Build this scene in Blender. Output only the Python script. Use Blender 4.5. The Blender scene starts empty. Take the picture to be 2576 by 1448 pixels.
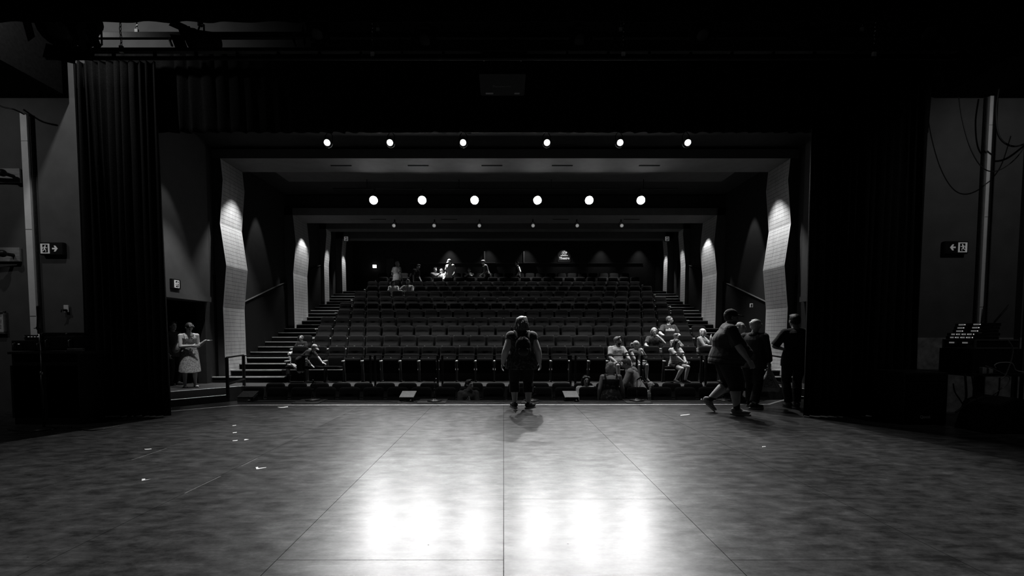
import bpy, bmesh, math, random
from math import sin, cos, pi, sqrt, radians as R
from mathutils import Vector, Matrix, Quaternion
from mathutils.bvhtree import BVHTree
random.seed(7)
SC = bpy.context.scene
COL = SC.collection
V = Vector
# ------------------------------------------------------------------ camera model (2576 x 1448)
F = 1145.0; CX, CY = 1267.0, 899.0; CH = 1.357; TH = R(2.8)
def at(px, py, Y):
    """point on the picture ray px,py at distance Y from the lens plane"""
    a = (px-CX)/F; b = (CY-py)/F
    d = V((a, cos(TH)+b*sin(TH), -sin(TH)+b*cos(TH)))
    return V((0, 0, CH)) + d*(Y/d.y)
def onz(px, py, z=0.0):
    a = (px-CX)/F; b = (CY-py)/F
    d = V((a, cos(TH)+b*sin(TH), -sin(TH)+b*cos(TH)))
    return V((0, 0, CH)) + d*((z-CH)/d.z)
cam = bpy.data.cameras.new('camera'); co = bpy.data.objects.new('camera', cam); COL.objects.link(co)
co.location = (0, 0, CH); co.rotation_euler = (pi/2-TH, 0, 0)
cam.sensor_width = 36; cam.lens = F*36/2576; cam.shift_x = (1288-CX)/2576; cam.shift_y = (CY-724)/2576
cam.clip_start = 0.05; cam.clip_end = 200
SC.camera = co
SC.view_settings.view_transform = 'Standard'; SC.view_settings.look = 'None'
SC.view_settings.exposure = 0.0; SC.view_settings.gamma = 1.0; SC.view_settings.use_curve_mapping = False
w = bpy.data.worlds.new('world'); SC.world = w; w.use_nodes = True
w.node_tree.nodes['Background'].inputs[0].default_value = (0, 0, 0, 1)
w.node_tree.nodes['Background'].inputs[1].default_value = 0.0

# ------------------------------------------------------------------ materials
def g3(x): return (x, x, x, 1)
def newmat(name):
    m = bpy.data.materials.new(name); m.use_nodes = True
    nt = m.node_tree; b = nt.nodes['Principled BSDF']
    return m, nt, b
def N(nt, t, **kw):
    n = nt.nodes.new(t)
    for k, v in kw.items(): setattr(n, k, v)
    return n
def L(nt, a, b): nt.links.new(a, b)
def math_(nt, op, a, b=None, clamp=False):
    n = N(nt, 'ShaderNodeMath', operation=op); n.use_clamp = clamp
    for i, x in enumerate((a, b)):
        if x is None: continue
        if isinstance(x, (int, float)): n.inputs[i].default_value = x
        else: L(nt, x, n.inputs[i])
    return n.outputs[0]
def ramp(nt, fac, stops):
    r = N(nt, 'ShaderNodeValToRGB'); L(nt, fac, r.inputs[0])
    e = r.color_ramp.elements
    while len(e) < len(stops): e.new(0.5)
    for i, (p, c) in enumerate(stops): e[i].position = p; e[i].color = g3(c)
    return r.outputs[0]
def mat(name, c, rough=.7, var=.25, scale=40, bump=0.0, metal=0.0, spec=.3, stretch=(1, 1, 1)):
    m, nt, b = newmat(name)
    tc = N(nt, 'ShaderNodeTexCoord'); mp = N(nt, 'ShaderNodeMapping'); mp.inputs['Scale'].default_value = stretch
    L(nt, tc.outputs['Object'], mp.inputs[0])
    no = N(nt, 'ShaderNodeTexNoise'); no.inputs['Scale'].default_value = scale; no.inputs['Detail'].default_value = 4
    L(nt, mp.outputs[0], no.inputs['Vector'])
    L(nt, ramp(nt, no.outputs['Fac'], [(.3, c*(1-var)), (.7, c*(1+var))]), b.inputs['Base Color'])
    b.inputs['Roughness'].default_value = rough; b.inputs['Metallic'].default_value = metal
    b.inputs['Specular IOR Level'].default_value = spec
    if bump:
        bp = N(nt, 'ShaderNodeBump'); bp.inputs['Strength'].default_value = bump; bp.inputs['Distance'].default_value = .02
        L(nt, no.outputs['Fac'], bp.inputs['Height']); L(nt, bp.outputs[0], b.inputs['Normal'])
    return m
def glow(name, c, strength):
    m, nt, b = newmat(name)
    b.inputs['Base Color'].default_value = g3(c)
    b.inputs['Emission Color'].default_value = (1, 1, 1, 1); b.inputs['Emission Strength'].default_value = strength
    return m
def stripes(name, c0, c1, axis, period, duty=.5, warp=0.0, bump=.3, rough=.85):
    m, nt, b = newmat(name)
    tc = N(nt, 'ShaderNodeTexCoord'); sp = N(nt, 'ShaderNodeSeparateXYZ'); L(nt, tc.outputs['Object'], sp.inputs[0])
    no = N(nt, 'ShaderNodeTexNoise'); no.inputs['Scale'].default_value = 9; L(nt, tc.outputs['Object'], no.inputs['Vector'])
    v = math_(nt, 'ADD', sp.outputs[axis], math_(nt, 'MULTIPLY', no.outputs['Fac'], warp))
    fr = math_(nt, 'FRACT', math_(nt, 'DIVIDE', v, period))
    k = math_(nt, 'LESS_THAN', fr, duty)
    L(nt, ramp(nt, k, [(0.0, c0), (1.0, c1)]), b.inputs['Base Color'])
    b.inputs['Roughness'].default_value = rough
    bp = N(nt, 'ShaderNodeBump'); bp.inputs['Strength'].default_value = bump; bp.inputs['Distance'].default_value = .02
    L(nt, no.outputs['Fac'], bp.inputs['Height']); L(nt, bp.outputs[0], b.inputs['Normal'])
    return m
def blotch(name, c0, c1, scale, lo=.5, hi=.6):
    m, nt, b = newmat(name)
    tc = N(nt, 'ShaderNodeTexCoord')
    no = N(nt, 'ShaderNodeTexNoise'); no.inputs['Scale'].default_value = scale; no.inputs['Detail'].default_value = 3
    L(nt, tc.outputs['Object'], no.inputs['Vector'])
    L(nt, ramp(nt, no.outputs['Fac'], [(lo, c0), (hi, c1)]), b.inputs['Base Color']); b.inputs['Roughness'].default_value = .85
    return m
M = {}
M['velvet'] = mat('black velvet', .010, .95, .3, 60, .1, spec=.05)
M['black'] = mat('black paint', .012, .6, .3, 30, .05)
M['matte'] = mat('matte black', .006, .9, .3, 20, spec=.1)
M['blackmetal'] = mat('black metal', .018, .4, .2, 50, metal=.3)
M['darkwall'] = mat('charcoal wall paint', .022, .8, .12, 6, .05)
M['bulk'] = mat('grey bulkhead paint', .055, .8, .08, 5, .03)
M['ceil'] = mat('dark ceiling paint', .02, .85, .15, 3)
M['soffit'] = mat('grey soffit paint', .13, .8, .08, 4, .02)
M['soffit2'] = mat('darker grey soffit', .075, .85, .08, 4, .02)  # darker grey for the panel and the two rear beams
M['carpet'] = mat('charcoal carpet', .045, .95, .35, 160, .3, spec=.05)
M['riser'] = mat('black carpet riser', .012, .95, .3, 90, .2, spec=.05)
M['nosing'] = mat('ribbed aluminium nosing', .66, .5, .15, 120, .1, metal=.2)
M['plaster'] = mat('grey painted blockwork', .09, .85, .12, 3, .06)
M['concrete'] = mat('scuffed plaster dado', .27, .85, .35, 9, .1)
M['pipe'] = mat('pale painted conduit', .8, .5, .06, 8)
M['fabric'] = mat('charcoal seat fabric', .009, .9, .3, 220, .25, spec=.03)
M['standard'] = mat('grey seat standard', .05, .5, .1, 20, spec=.4)
M['fabric2'] = mat('seat pan fabric', .007, .9, .3, 220, .25, spec=.03)
for q_ in ('fabric', 'fabric2'):
    b_ = M[q_].node_tree.nodes['Principled BSDF']; b_.inputs['Sheen Weight'].default_value = .025; b_.inputs['Sheen Roughness'].default_value = .35
M['arm'] = mat('grey moulded armrest', .50, .35, .1, 20, spec=.5)
M['steel'] = mat('dark steel', .05, .35, .2, 30, metal=.6)
M['chrome'] = mat('bright metal', .6, .25, .1, 40, metal=1.0)
M['plate'] = mat('metal number plate', .7, .3, .1, 30, metal=.6)
M['white'] = mat('white paint', .75, .6, .08, 30)
M['tape'] = mat('white cloth tape', .65, .7, .2, 60)
M['line'] = mat('worn white line', .62, .6, .25, 25)
M['mat'] = mat('black rubber mat', .012, .7, .3, 80, .1)
M['cable'] = mat('black rubber cable', .016, .5, .2, 30)
M['gcable'] = mat('grey cable', .16, .5, .2, 30)
M['wcable'] = mat('pale cable', .35, .5, .2, 30)
M['board'] = mat('pale timber board', .28, .75, .35, 14, .1, stretch=(.3, 1, 3))
M['case'] = mat('black flight case', .012, .5, .3, 40)
M['edge'] = mat('aluminium extrusion', .3, .35, .1, 20, metal=.7)
M['paper'] = mat('printed paper', .6, .6, .1, 20)
M['lens'] = glow('lit lamp lens', .9, 60.0)
M['lensA'] = glow('lit front lamp lens', .9, 8.0)
M['lensC'] = glow('dim lamp lens', .5, .22)
M['rim'] = mat('bright lamp reflector rim', .8, .3, .05, 20, metal=.7)
M['signlit'] = glow('dim backlit pictogram', .7, .10)
M['exitlit'] = glow('backlit exit box', .8, 1.3)
M['display'] = glow('receiver display', .5, .09)
M['led'] = glow('indicator led', .5, .5)
M['signwhite'] = glow('lit white lettering', .8, .35)
# people
M['skin'] = mat('skin', .42, .55, .08, 12, spec=.35)
M['skin2'] = mat('tanned skin', .30, .55, .08, 12, spec=.35)
M['hairdark'] = mat('dark hair', .02, .5, .5, 90, .4, spec=.4, stretch=(1, 1, .15))
M['hairmid'] = mat('brown hair', .10, .5, .45, 90, .4, spec=.4, stretch=(1, 1, .15))
M['hairlight'] = mat('fair hair', .42, .5, .35, 90, .4, spec=.4, stretch=(1, 1, .15))
M['hairgrey'] = mat('grey hair', .26, .5, .4, 90, .4, spec=.4, stretch=(1, 1, .15))
M['cblack'] = mat('black cotton', .013, .9, .3, 16, .45)
M['cdark'] = mat('dark cotton', .035, .9, .25, 14, .5)
M['cgrey'] = mat('grey marl cotton', .30, .9, .12, 14, .5)
M['cmid'] = mat('mid grey cotton', .13, .9, .15, 14, .5)
M['cwhite'] = mat('white cotton', .62, .85, .08, 13, .45)
M['cpale'] = mat('pale cotton jacket', .42, .85, .12, 13, .6)
M['denim'] = mat('washed denim', .13, .9, .3, 40, .3)
M['leather'] = mat('dark leather', .02, .4, .3, 30, .2)
M['shoe'] = mat('grey trainer', .22, .6, .3, 30, .2)
M['shoedark'] = mat('dark trainer', .03, .6, .3, 30, .2)
M['sole'] = mat('pale rubber sole', .5, .7, .1, 30)
M['plastic'] = mat('white plastic carrier bag', .50, .35, .12, 18, .5, spec=.5)
M['eye'] = mat('eye', .01, .2, .1, 10, spec=.6)
M['lip'] = mat('lips', .14, .5, .1, 20)
M['floral'] = blotch('dark floral print', .010, .11, 17, .54, .68)
M['floral2'] = blotch('leafy print on blouse', .012, .075, 24, .48, .62)
M['dress'] = blotch('pale patterned sundress', .20, .40, 30, .4, .6)
M['camo'] = blotch('patterned cap cloth', .16, .42, 26, .45, .55)
M['camo2'] = blotch('patterned child shirt', .05, .32, 30, .48, .55)
M['stripeV'] = stripes('vertical striped shirt', .03, .6, 0, .052, .5, .03)
M['stripeH'] = stripes('horizontal striped shirt', .015, .6, 2, .034, .5, .012)
M['stripeT'] = stripes('pale striped top', .16, .52, 2, .05, .6, .05)

def floor_mat():
    m, nt, b = newmat('painted hardboard stage floor')
    tc = N(nt, 'ShaderNodeTexCoord'); mp = N(nt, 'ShaderNodeMapping'); mp.inputs['Scale'].default_value = (1.3, 2.4, 1)
    L(nt, tc.outputs['Object'], mp.inputs[0])
    n1 = N(nt, 'ShaderNodeTexNoise'); n1.inputs['Scale'].default_value = 3.6; n1.inputs['Detail'].default_value = 11; n1.inputs['Roughness'].default_value = .65
    L(nt, mp.outputs[0], n1.inputs['Vector'])
    n2 = N(nt, 'ShaderNodeTexNoise'); n2.inputs['Scale'].default_value = .8; n2.inputs['Detail'].default_value = 3
    L(nt, tc.outputs['Object'], n2.inputs['Vector'])
    mp3 = N(nt, 'ShaderNodeMapping'); mp3.inputs['Scale'].default_value = (2.5, 16, 1); mp3.inputs['Rotation'].default_value = (0, 0, .12)
    L(nt, tc.outputs['Object'], mp3.inputs[0])
    n3 = N(nt, 'ShaderNodeTexNoise'); n3.inputs['Scale'].default_value = 2; n3.inputs['Detail'].default_value = 5
    L(nt, mp3.outputs[0], n3.inputs['Vector'])
    a = math_(nt, 'ADD', math_(nt, 'MULTIPLY', n1.outputs['Fac'], .6), math_(nt, 'MULTIPLY', n2.outputs['Fac'], .25))
    n4 = N(nt, 'ShaderNodeTexNoise'); n4.inputs['Scale'].default_value = 26; n4.inputs['Detail'].default_value = 8; n4.inputs['Roughness'].default_value = .75
    L(nt, mp.outputs[0], n4.inputs['Vector'])
    a = math_(nt, 'ADD', math_(nt, 'MULTIPLY', a, .82), math_(nt, 'MULTIPLY', n3.outputs['Fac'], .12)); a = math_(nt, 'ADD', a, math_(nt, 'MULTIPLY', n4.outputs['Fac'], .20))
    col = ramp(nt, a, [(.43, .014), (.55, .044), (.66, .090)])
    # seams between sheets: every 1.374 m across, staggered cross joints
    sp = N(nt, 'ShaderNodeSeparateXYZ'); L(nt, tc.outputs['Object'], sp.inputs[0])
    cellx = math_(nt, 'DIVIDE', math_(nt, 'ADD', sp.outputs[0], 40*1.374), 1.374)
    fx = math_(nt, 'FRACT', cellx)
    sx = math_(nt, 'LESS_THAN', math_(nt, 'ABSOLUTE', math_(nt, 'SUBTRACT', math_(nt, 'FRACT', math_(nt, 'ADD', fx, .5)),   .5)), .0015)
    row = math_(nt, 'FLOOR', cellx)
    odd = math_(nt, 'MODULO', row, 2.0)
    yy = math_(nt, 'ADD', sp.outputs[1], math_(nt, 'MULTIPLY', odd, 1.03))
    fy = math_(nt, 'FRACT', math_(nt, 'DIVIDE', math_(nt, 'ADD', yy, 48.8-3.72), 2.44))
    sy = math_(nt, 'LESS_THAN', fy, .0016)
    seam = math_(nt, 'MAXIMUM', sx, sy)
    # small dents and scuffs
    vo = N(nt, 'ShaderNodeTexVoronoi'); vo.inputs['Scale'].default_value = 3.2; L(nt, tc.outputs['Object'], vo.inputs['Vector'])
    dent = math_(nt, 'LESS_THAN', vo.outputs['Distance'], .018)
    dk = math_(nt, 'MAXIMUM', seam, math_(nt, 'MULTIPLY', dent, .8))
    dk0 = dk
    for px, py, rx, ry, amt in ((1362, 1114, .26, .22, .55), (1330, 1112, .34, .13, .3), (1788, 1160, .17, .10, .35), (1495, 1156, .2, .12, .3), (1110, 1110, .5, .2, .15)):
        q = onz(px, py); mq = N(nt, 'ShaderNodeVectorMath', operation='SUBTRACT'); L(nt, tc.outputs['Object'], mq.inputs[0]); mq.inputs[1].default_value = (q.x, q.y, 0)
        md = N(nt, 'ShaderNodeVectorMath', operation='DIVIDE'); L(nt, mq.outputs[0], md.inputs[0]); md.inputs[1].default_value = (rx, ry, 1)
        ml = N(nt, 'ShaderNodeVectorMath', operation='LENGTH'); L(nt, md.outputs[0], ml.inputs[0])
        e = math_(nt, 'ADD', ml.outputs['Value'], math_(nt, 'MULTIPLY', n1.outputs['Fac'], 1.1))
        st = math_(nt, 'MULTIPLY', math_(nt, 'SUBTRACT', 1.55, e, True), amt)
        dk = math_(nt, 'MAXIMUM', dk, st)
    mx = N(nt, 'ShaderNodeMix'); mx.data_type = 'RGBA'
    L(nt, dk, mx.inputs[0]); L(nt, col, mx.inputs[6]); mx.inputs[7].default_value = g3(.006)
    L(nt, mx.outputs[2], b.inputs['Base Color'])
    # sheets differ a little in sheen
    wn = N(nt, 'ShaderNodeTexWhiteNoise', noise_dimensions='1D'); L(nt, row, wn.inputs['W'])
    rr = math_(nt, 'ADD', math_(nt, 'MULTIPLY', n1.outputs['Fac'], .08), math_(nt, 'MULTIPLY', wn.outputs['Value'], .05))
    rr = math_(nt, 'ADD', rr, .272)
    rr = math_(nt, 'ADD', rr, math_(nt, 'MULTIPLY', dk0, .4))
    L(nt, rr, b.inputs['Roughness'])
    L(nt, math_(nt, 'MULTIPLY', ramp(nt, a, [(.42, .085), (.55, .125), (.66, .165)]), math_(nt, 'SUBTRACT', 1.0, dk)), b.inputs['Specular IOR Level'])
    bp = N(nt, 'ShaderNodeBump'); bp.inputs['Strength'].default_value = .05; bp.inputs['Distance'].default_value = .004
    L(nt, math_(nt, 'SUBTRACT', 1.0, seam), bp.inputs['Height']); L(nt, bp.outputs[0], b.inputs['Normal'])
    return m
M['floor'] = floor_mat()
def ply_mat():
    """pale plywood with dashed horizontal acoustic slots"""
    m, nt, b = newmat('slotted plywood cladding')
    tc = N(nt, 'ShaderNodeTexCoord'); sp = N(nt, 'ShaderNodeSeparateXYZ'); L(nt, tc.outputs['Object'], sp.inputs[0])
    mp = N(nt, 'ShaderNodeMapping'); mp.inputs['Scale'].default_value = (6, 6, .8); L(nt, tc.outputs['Object'], mp.inputs[0])
    no = N(nt, 'ShaderNodeTexNoise'); no.inputs['Scale'].default_value = 2.4; no.inputs['Detail'].default_value = 6; no.inputs['Distortion'].default_value = .6
    L(nt, mp.outputs[0], no.inputs['Vector'])
    col = ramp(nt, no.outputs['Fac'], [(.3, .37), (.5, .45), (.7, .51)])
    uv = N(nt, 'ShaderNodeUVMap'); su = N(nt, 'ShaderNodeSeparateXYZ'); L(nt, uv.outputs[0], su.inputs[0])
    u, v = su.outputs[0], su.outputs[1]
    line = math_(nt, 'LESS_THAN', math_(nt, 'FRACT', math_(nt, 'DIVIDE', v, .112)), .075)
    inn = math_(nt, 'MULTIPLY', math_(nt, 'GREATER_THAN', u, .04), math_(nt, 'LESS_THAN', u, .96))
    gap = math_(nt, 'GREATER_THAN', math_(nt, 'FRACT', math_(nt, 'ADD', math_(nt, 'MULTIPLY', u, 2.0), math_(nt, 'MULTIPLY', math_(nt, 'FLOOR', math_(nt, 'DIVIDE', v, .112)), .37))), .03)
    k = math_(nt, 'MULTIPLY', math_(nt, 'MULTIPLY', line, inn), gap)
    mx = N(nt, 'ShaderNodeMix'); mx.data_type = 'RGBA'
    L(nt, k, mx.inputs[0]); L(nt, col, mx.inputs[6]); mx.inputs[7].default_value = g3(.035)
    L(nt, mx.outputs[2], b.inputs['Base Color']); b.inputs['Roughness'].default_value = .55
    return m
M['ply'] = ply_mat()

# ------------------------------------------------------------------ mesh helpers
def ring_frame(d):
    d = d.normalized(); a = V((0, 0, 1)) if abs(d.z) < .9 else V((1, 0, 0))
    u = d.cross(a).normalized(); return u, u.cross(d).normalized()
def loft(bm, secs, n=14):
    """closed skin over elliptical sections (centre, u, v)"""
    rs = []
    for c, u, v in secs:
        rs.append([bm.verts.new(c + u*cos(2*pi*i/n) + v*sin(2*pi*i/n)) for i in range(n)])
    for a, b in zip(rs, rs[1:]):
        for i in range(n): bm.faces.new((a[i], a[(i+1) % n], b[(i+1) % n], b[i]))
    bm.faces.new(rs[0][::-1]); bm.faces.new(rs[-1])
def tube(bm, pts, rad, n=10, round_=True, ex=1.0):
    """tube through points with a radius each; rounded or flat ends"""
    pts = [V(p) for p in pts]
    if not isinstance(rad, (list, tuple)): rad = [rad]*len(pts)
    tans = []
    for i in range(len(pts)):
        a = pts[max(i-1, 0)]; b = pts[min(i+1, len(pts)-1)]
        t = (b-a); tans.append(t.normalized() if t.length > 1e-9 else V((0, 0, 1)))
    u, v = ring_frame(tans[0]); secs = []
    prev = tans[0]
    fr = []
    for t in tans:
        q = prev.rotation_difference(t); u = q @ u; v = q @ v; prev = t; fr.append((u.copy(), v.copy()))
    if round_:
        for k in (80, 50, 25): secs.append((pts[0]-tans[0]*rad[0]*sin(R(k)), fr[0][0]*rad[0]*cos(R(k)), fr[0][1]*rad[0]*cos(R(k))*ex))
    for p, r, (a, b) in zip(pts, rad, fr): secs.append((p, a*r, b*r*ex))
    if round_:
        for k in (25, 50, 80): secs.append((pts[-1]+tans[-1]*rad[-1]*sin(R(k)), fr[-1][0]*rad[-1]*cos(R(k)), fr[-1][1]*rad[-1]*cos(R(k))*ex))
    loft(bm, secs, n)
def ell(bm, c, ax, ay, az, n=14, m=8):
    """ellipsoid with half axes given as vectors"""
    secs = []
    for i in range(m+1):
        t = -pi/2*.97 + pi*.97*i/m
        secs.append((V(c)+az*sin(t), ax*cos(t), ay*cos(t)))
    loft(bm, secs, n)
def box(bm, c, sx, sy, sz, rot=None, bev=0.0):
    v = []
    r = rot or Matrix.Identity(3)
    for x in (-.5, .5):
        for y in (-.5, .5):
            for z in (-.5, .5): v.append(bm.verts.new(V(c) + r @ V((x*sx, y*sy, z*sz))))
    q = [(0, 1, 3, 2), (4, 6, 7, 5), (0, 4, 5, 1), (2, 3, 7, 6), (0, 2, 6, 4), (1, 5, 7, 3)]
    fs = [bm.faces.new([v[i] for i in f]) for f in q]
    if bev:
        es = {e for f in fs for e in f.edges}
        bmesh.ops.bevel(bm, geom=list(es), offset=bev, segments=2, affect='EDGES', profile=.6)
def prism(bm, pts, ext):
    """polygon (3d points) pushed along ext"""
    ext = V(ext); a = [bm.verts.new(V(p)) for p in pts]; b = [bm.verts.new(V(p)+ext) for p in pts]
    n = len(pts)
    bm.faces.new(a[::-1]); bm.faces.new(b)
    for i in range(n): bm.faces.new((a[i], a[(i+1) % n], b[(i+1) % n], b[i]))
def lathe(bm, prof, c=V((0, 0, 0)), n=20, ax=V((0, 0, 1))):
    u, v = ring_frame(ax); ax = ax.normalized()
    loft(bm, [(V(c)+ax*h, u*r, v*r) for r, h in prof], n)
def link(name, me, m, parent=None):
    o = bpy.data.objects.new(name, me); COL.objects.link(o)
    if m: me.materials.append(m)
    if parent is not None: o.parent = parent
    return o
def obj(name, bm, m, parent=None, smooth=False, rel=True):
    """one mesh object; coordinates are world, or local to the parent when rel"""
    bmesh.ops.recalc_face_normals(bm, faces=bm.faces[:])
    me = bpy.data.meshes.new(name); bm.to_mesh(me); bm.free()
    if smooth:
        for p in me.polygons: p.use_smooth = True
    o = link(name, me, m, parent)
    if parent is not None and not rel: o.matrix_parent_inverse = parent.matrix_basis.inverted()
    return o
def B(): return bmesh.new()
def tag(o, label=None, cat=None, group=None, kind=None):
    if label: o['label'] = label
    if cat: o['category'] = cat
    if group: o['group'] = group
    if kind: o['kind'] = kind
    return o
def thing(name, label, cat, loc=(0, 0, 0), rz=0, group=None):
    o = bpy.data.objects.new(name, None); COL.objects.link(o); o.empty_display_size = .1
    o.location = loc; o.rotation_euler = (0, 0, rz)
    return tag(o, label, cat, group)
def struct(name, bm, m, smooth=False):
    o = obj(name, bm, m, None, smooth); o['kind'] = 'structure'; return o
def dup(root, loc=None, rz=None, label=None, swap=None):
    r = root.copy(); COL.objects.link(r)
    if loc is not None: r.location = loc
    if rz is not None: r.rotation_euler = (0, 0, rz)
    if label: r['label'] = label
    for ch in list(root.children):
        c = ch.copy(); COL.objects.link(c); c.parent = r
        if swap and ch.name.split('.')[0] in swap: c.data = swap[ch.name.split('.')[0]]
        for gch in list(ch.children):
            d = gch.copy(); COL.objects.link(d); d.parent = c
    return r
def fuse(name, bm, voxel, m, parent, smooth=2, fac=.5):
    """melt overlapping closed shapes into one continuous surface"""
    bmesh.ops.recalc_face_normals(bm, faces=bm.faces[:])
    me = bpy.data.meshes.new('tmp'); bm.to_mesh(me); bm.free()
    t = bpy.data.objects.new('tmp', me); COL.objects.link(t)
    r = t.modifiers.new('r', 'REMESH'); r.mode = 'VOXEL'; r.voxel_size = voxel
    if smooth:
        s = t.modifiers.new('s', 'SMOOTH'); s.factor = fac; s.iterations = smooth
    dg = bpy.context.evaluated_depsgraph_get()
    out = bpy.data.meshes.new_from_object(t.evaluated_get(dg), depsgraph=dg)
    bpy.data.objects.remove(t); bpy.data.meshes.remove(me)
    out.name = name
    for p in out.polygons: p.use_smooth = True
    return link(name, out, m, parent)
def text_mesh(s, size, ext=.002, bold=0.0, shear=0.0):
    c = bpy.data.curves.new('t', 'FONT'); c.body = s; c.size = size; c.extrude = ext; c.align_x = 'CENTER'; c.align_y = 'CENTER'
    c.offset = bold; c.shear = shear; c.resolution_u = 3
    o = bpy.data.objects.new('t', c); COL.objects.link(o)
    dg = bpy.context.evaluated_depsgraph_get(); dg.update()
    me = bpy.data.meshes.new_from_object(o.evaluated_get(dg), depsgraph=dg)
    bpy.data.objects.remove(o); return me
def place_text(name, s, size, origin, U, W, m, parent, ext=.002, bold=0.0, shear=0.0, bvh=None):
    me = text_mesh(s, size, ext, bold, shear); U = V(U).normalized(); W = V(W).normalized(); Nn = U.cross(W)
    if bvh is not None:
        bm = bmesh.new(); bm.from_mesh(me); bmesh.ops.triangulate(bm, faces=bm.faces[:])
        bmesh.ops.subdivide_edges(bm, edges=[e for e in bm.edges if e.calc_length() > size*.12], cuts=2)
        bm.to_mesh(me); bm.free()
    for v in me.vertices:
        p = V(origin) + U*v.co.x + W*v.co.y
        if bvh is not None:
            h = bvh.ray_cast(p + Nn*.4, -Nn)
            if h[0] is not None: p = h[0]
        v.co = p + Nn*(v.co.z + .003)
    me.materials.clear(); me.name = name
    return link(name, me, m, parent)
def cord(name, pts, r, m, parent=None, n=7, sub=6):
    """smooth cable through points"""
    P = [V(p) for p in pts]; out = []
    for i in range(len(P)-1):
        p0 = P[max(i-1, 0)]; p1 = P[i]; p2 = P[i+1]; p3 = P[min(i+2, len(P)-1)]
        for k in range(sub):
            t = k/sub
            out.append(.5*((2*p1) + (p2-p0)*t + (2*p0-5*p1+4*p2-p3)*t*t + (3*p1-p0-3*p2+p3)*t**3))
    out.append(P[-1]); bm = B(); tube(bm, out, r, n)
    return obj(name, bm, m, parent, True)
def spot(name, loc, target, power, angle, blend=.5, rad=.08):
    l = bpy.data.lights.new(name, 'SPOT'); l.energy = power; l.spot_size = R(angle); l.spot_blend = blend; l.shadow_soft_size = rad
    o = bpy.data.objects.new(name, l); COL.objects.link(o); o.location = loc
    o.rotation_euler = (V(target)-V(loc)).to_track_quat('-Z', 'Y').to_euler()
    return o
ORD = ['zeroth', 'first', 'second', 'third', 'fourth', 'fifth', 'sixth', 'seventh', 'eighth', 'ninth', 'tenth', 'eleventh', 'twelfth']
# ================================================================== THE SETTING
XC = .05                     # centre line of the auditorium
Y0, STEP, RISE = 13.038, .475, .162
ROW, RROW = .95, .324
PIT = -.87
# stage floor with its front corners cut back
SE = [(-12.5, -4), (12.5, -4), (12.5, 9.5), (6.3, 9.62), (5.5, 9.5), (-5.45, 9.5), (-6.25, 8.5), (-7.3, 8.2), (-12.5, 8.2)]
bm = B(); prism(bm, [(x, y, -.06) for x, y in SE], (0, 0, .06)); struct('floor_stage', bm, M['floor'])
bm = B()
for (x0, y0), (x1, y1) in zip(SE[2:8], SE[3:9]):
    prism(bm, [(x0, y0-.06, -.9), (x1, y1-.06, -.9), (x1, y1-.06, -.06), (x0, y0-.06, -.06)], (0, .05, 0))
struct('wall_stage_front', bm, M['black'])
# orchestra pit floor and the raked terraces
bm = B(); box(bm, (XC, 10.6, PIT-.05), 20, 5.2, .1); struct('floor_pit', bm, M['carpet'])
bm = B()
def land(s):      # level landing in front of the first raised row, corners cut at an angle
    return [V((XC+s*x, y, 0)) for x, y in ((-10.2, 9.6), (-8.9, 9.75), (-8.0, 10.87), (-6.95, 12.1))]
poly = land(1) + land(-1)[::-1] + [V((10.2, 13.6, 0)), V((-10.2, 13.6, 0))]
prism(bm, [p + V((0, 0, PIT)) for p in poly], (0, 0, -PIT)); struct('floor_landing', bm, M['carpet'])
bm = B()
for j in range(1, 12):
    y0 = Y0 + STEP*(2*j-1); y1 = y0 + ROW if j < 11 else 26.0
    box(bm, (XC, (y0+y1)/2, RROW*j/2), 13.42, y1-y0, RROW*j)
struct('floor_terraces', bm, M['carpet'])
for s, nm in ((-1, 'a'), (1, 'b')):
    for kind in ('step', 'nose'):
        bm = B()
        for k in range(22):
            y0 = Y0 + STEP*k; y1 = 26.0 if k == 21 else y0+STEP; z = RISE*(k+1)
            x0 = 6.66; x1 = 8.42
            if k == 0: x0, x1 = 5.4+.95, 8.80
            cxx = XC + s*(x0+x1)/2
            if kind == 'step': box(bm, (cxx, (y0+y1)/2, z/2), x1-x0, y1-y0, z)
            else:
                box(bm, (cxx, y0+.012, z+.001), x1-x0-.02, .075, .012); box(bm, (cxx, y0-.012, z-.012), x1-x0-.02, .016, .026)
        o = struct('floor_stairs' if kind == 'step' else 'trim_1', bm, M['riser'] if kind == 'step' else M['nosing'])
# white-edged steps from the landing down towards the stage corners
for s in (-1, 1):
    bm = B(); bn = B()
    d = V((.661*-s*-1, .75, 0)); d = V((-s*-.661 if False else .661*(1 if s < 0 else -1), .75, 0)); nrm = V((.75*(1 if s < 0 else -1), -.661, 0))
    a0 = V((XC+s*8.02, 10.86, 0)); a1 = V((XC+s*6.97, 12.08, 0))
    for k in range(4):
        z = -.165*k
        if k:
            p = a0 + nrm*(.30*(k-1)) - d*.35; q = a1 + nrm*(.30*(k-1)) - d*.45
            prism(bm, [p+V((0, 0, PIT)), q+V((0, 0, PIT)), q+nrm*.3+V((0, 0, PIT)), p+nrm*.3+V((0, 0, PIT))], (0, 0, z-PIT))
            e0, e1 = p+nrm*.3, q+nrm*.3
        else: e0, e1 = a0-d*.0, a1
        if k < 3:
            prism(bn, [e0+V((0, 0, z+.006)), e1+V((0, 0, z+.006)), e1-nrm*.045+V((0, 0, z+.006)), e0-nrm*.045+V((0, 0, z+.006))], (0, 0, .006))
    struct('floor_landing_steps', bm, M['riser']); struct('trim_2', bn, M['line'])
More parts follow.
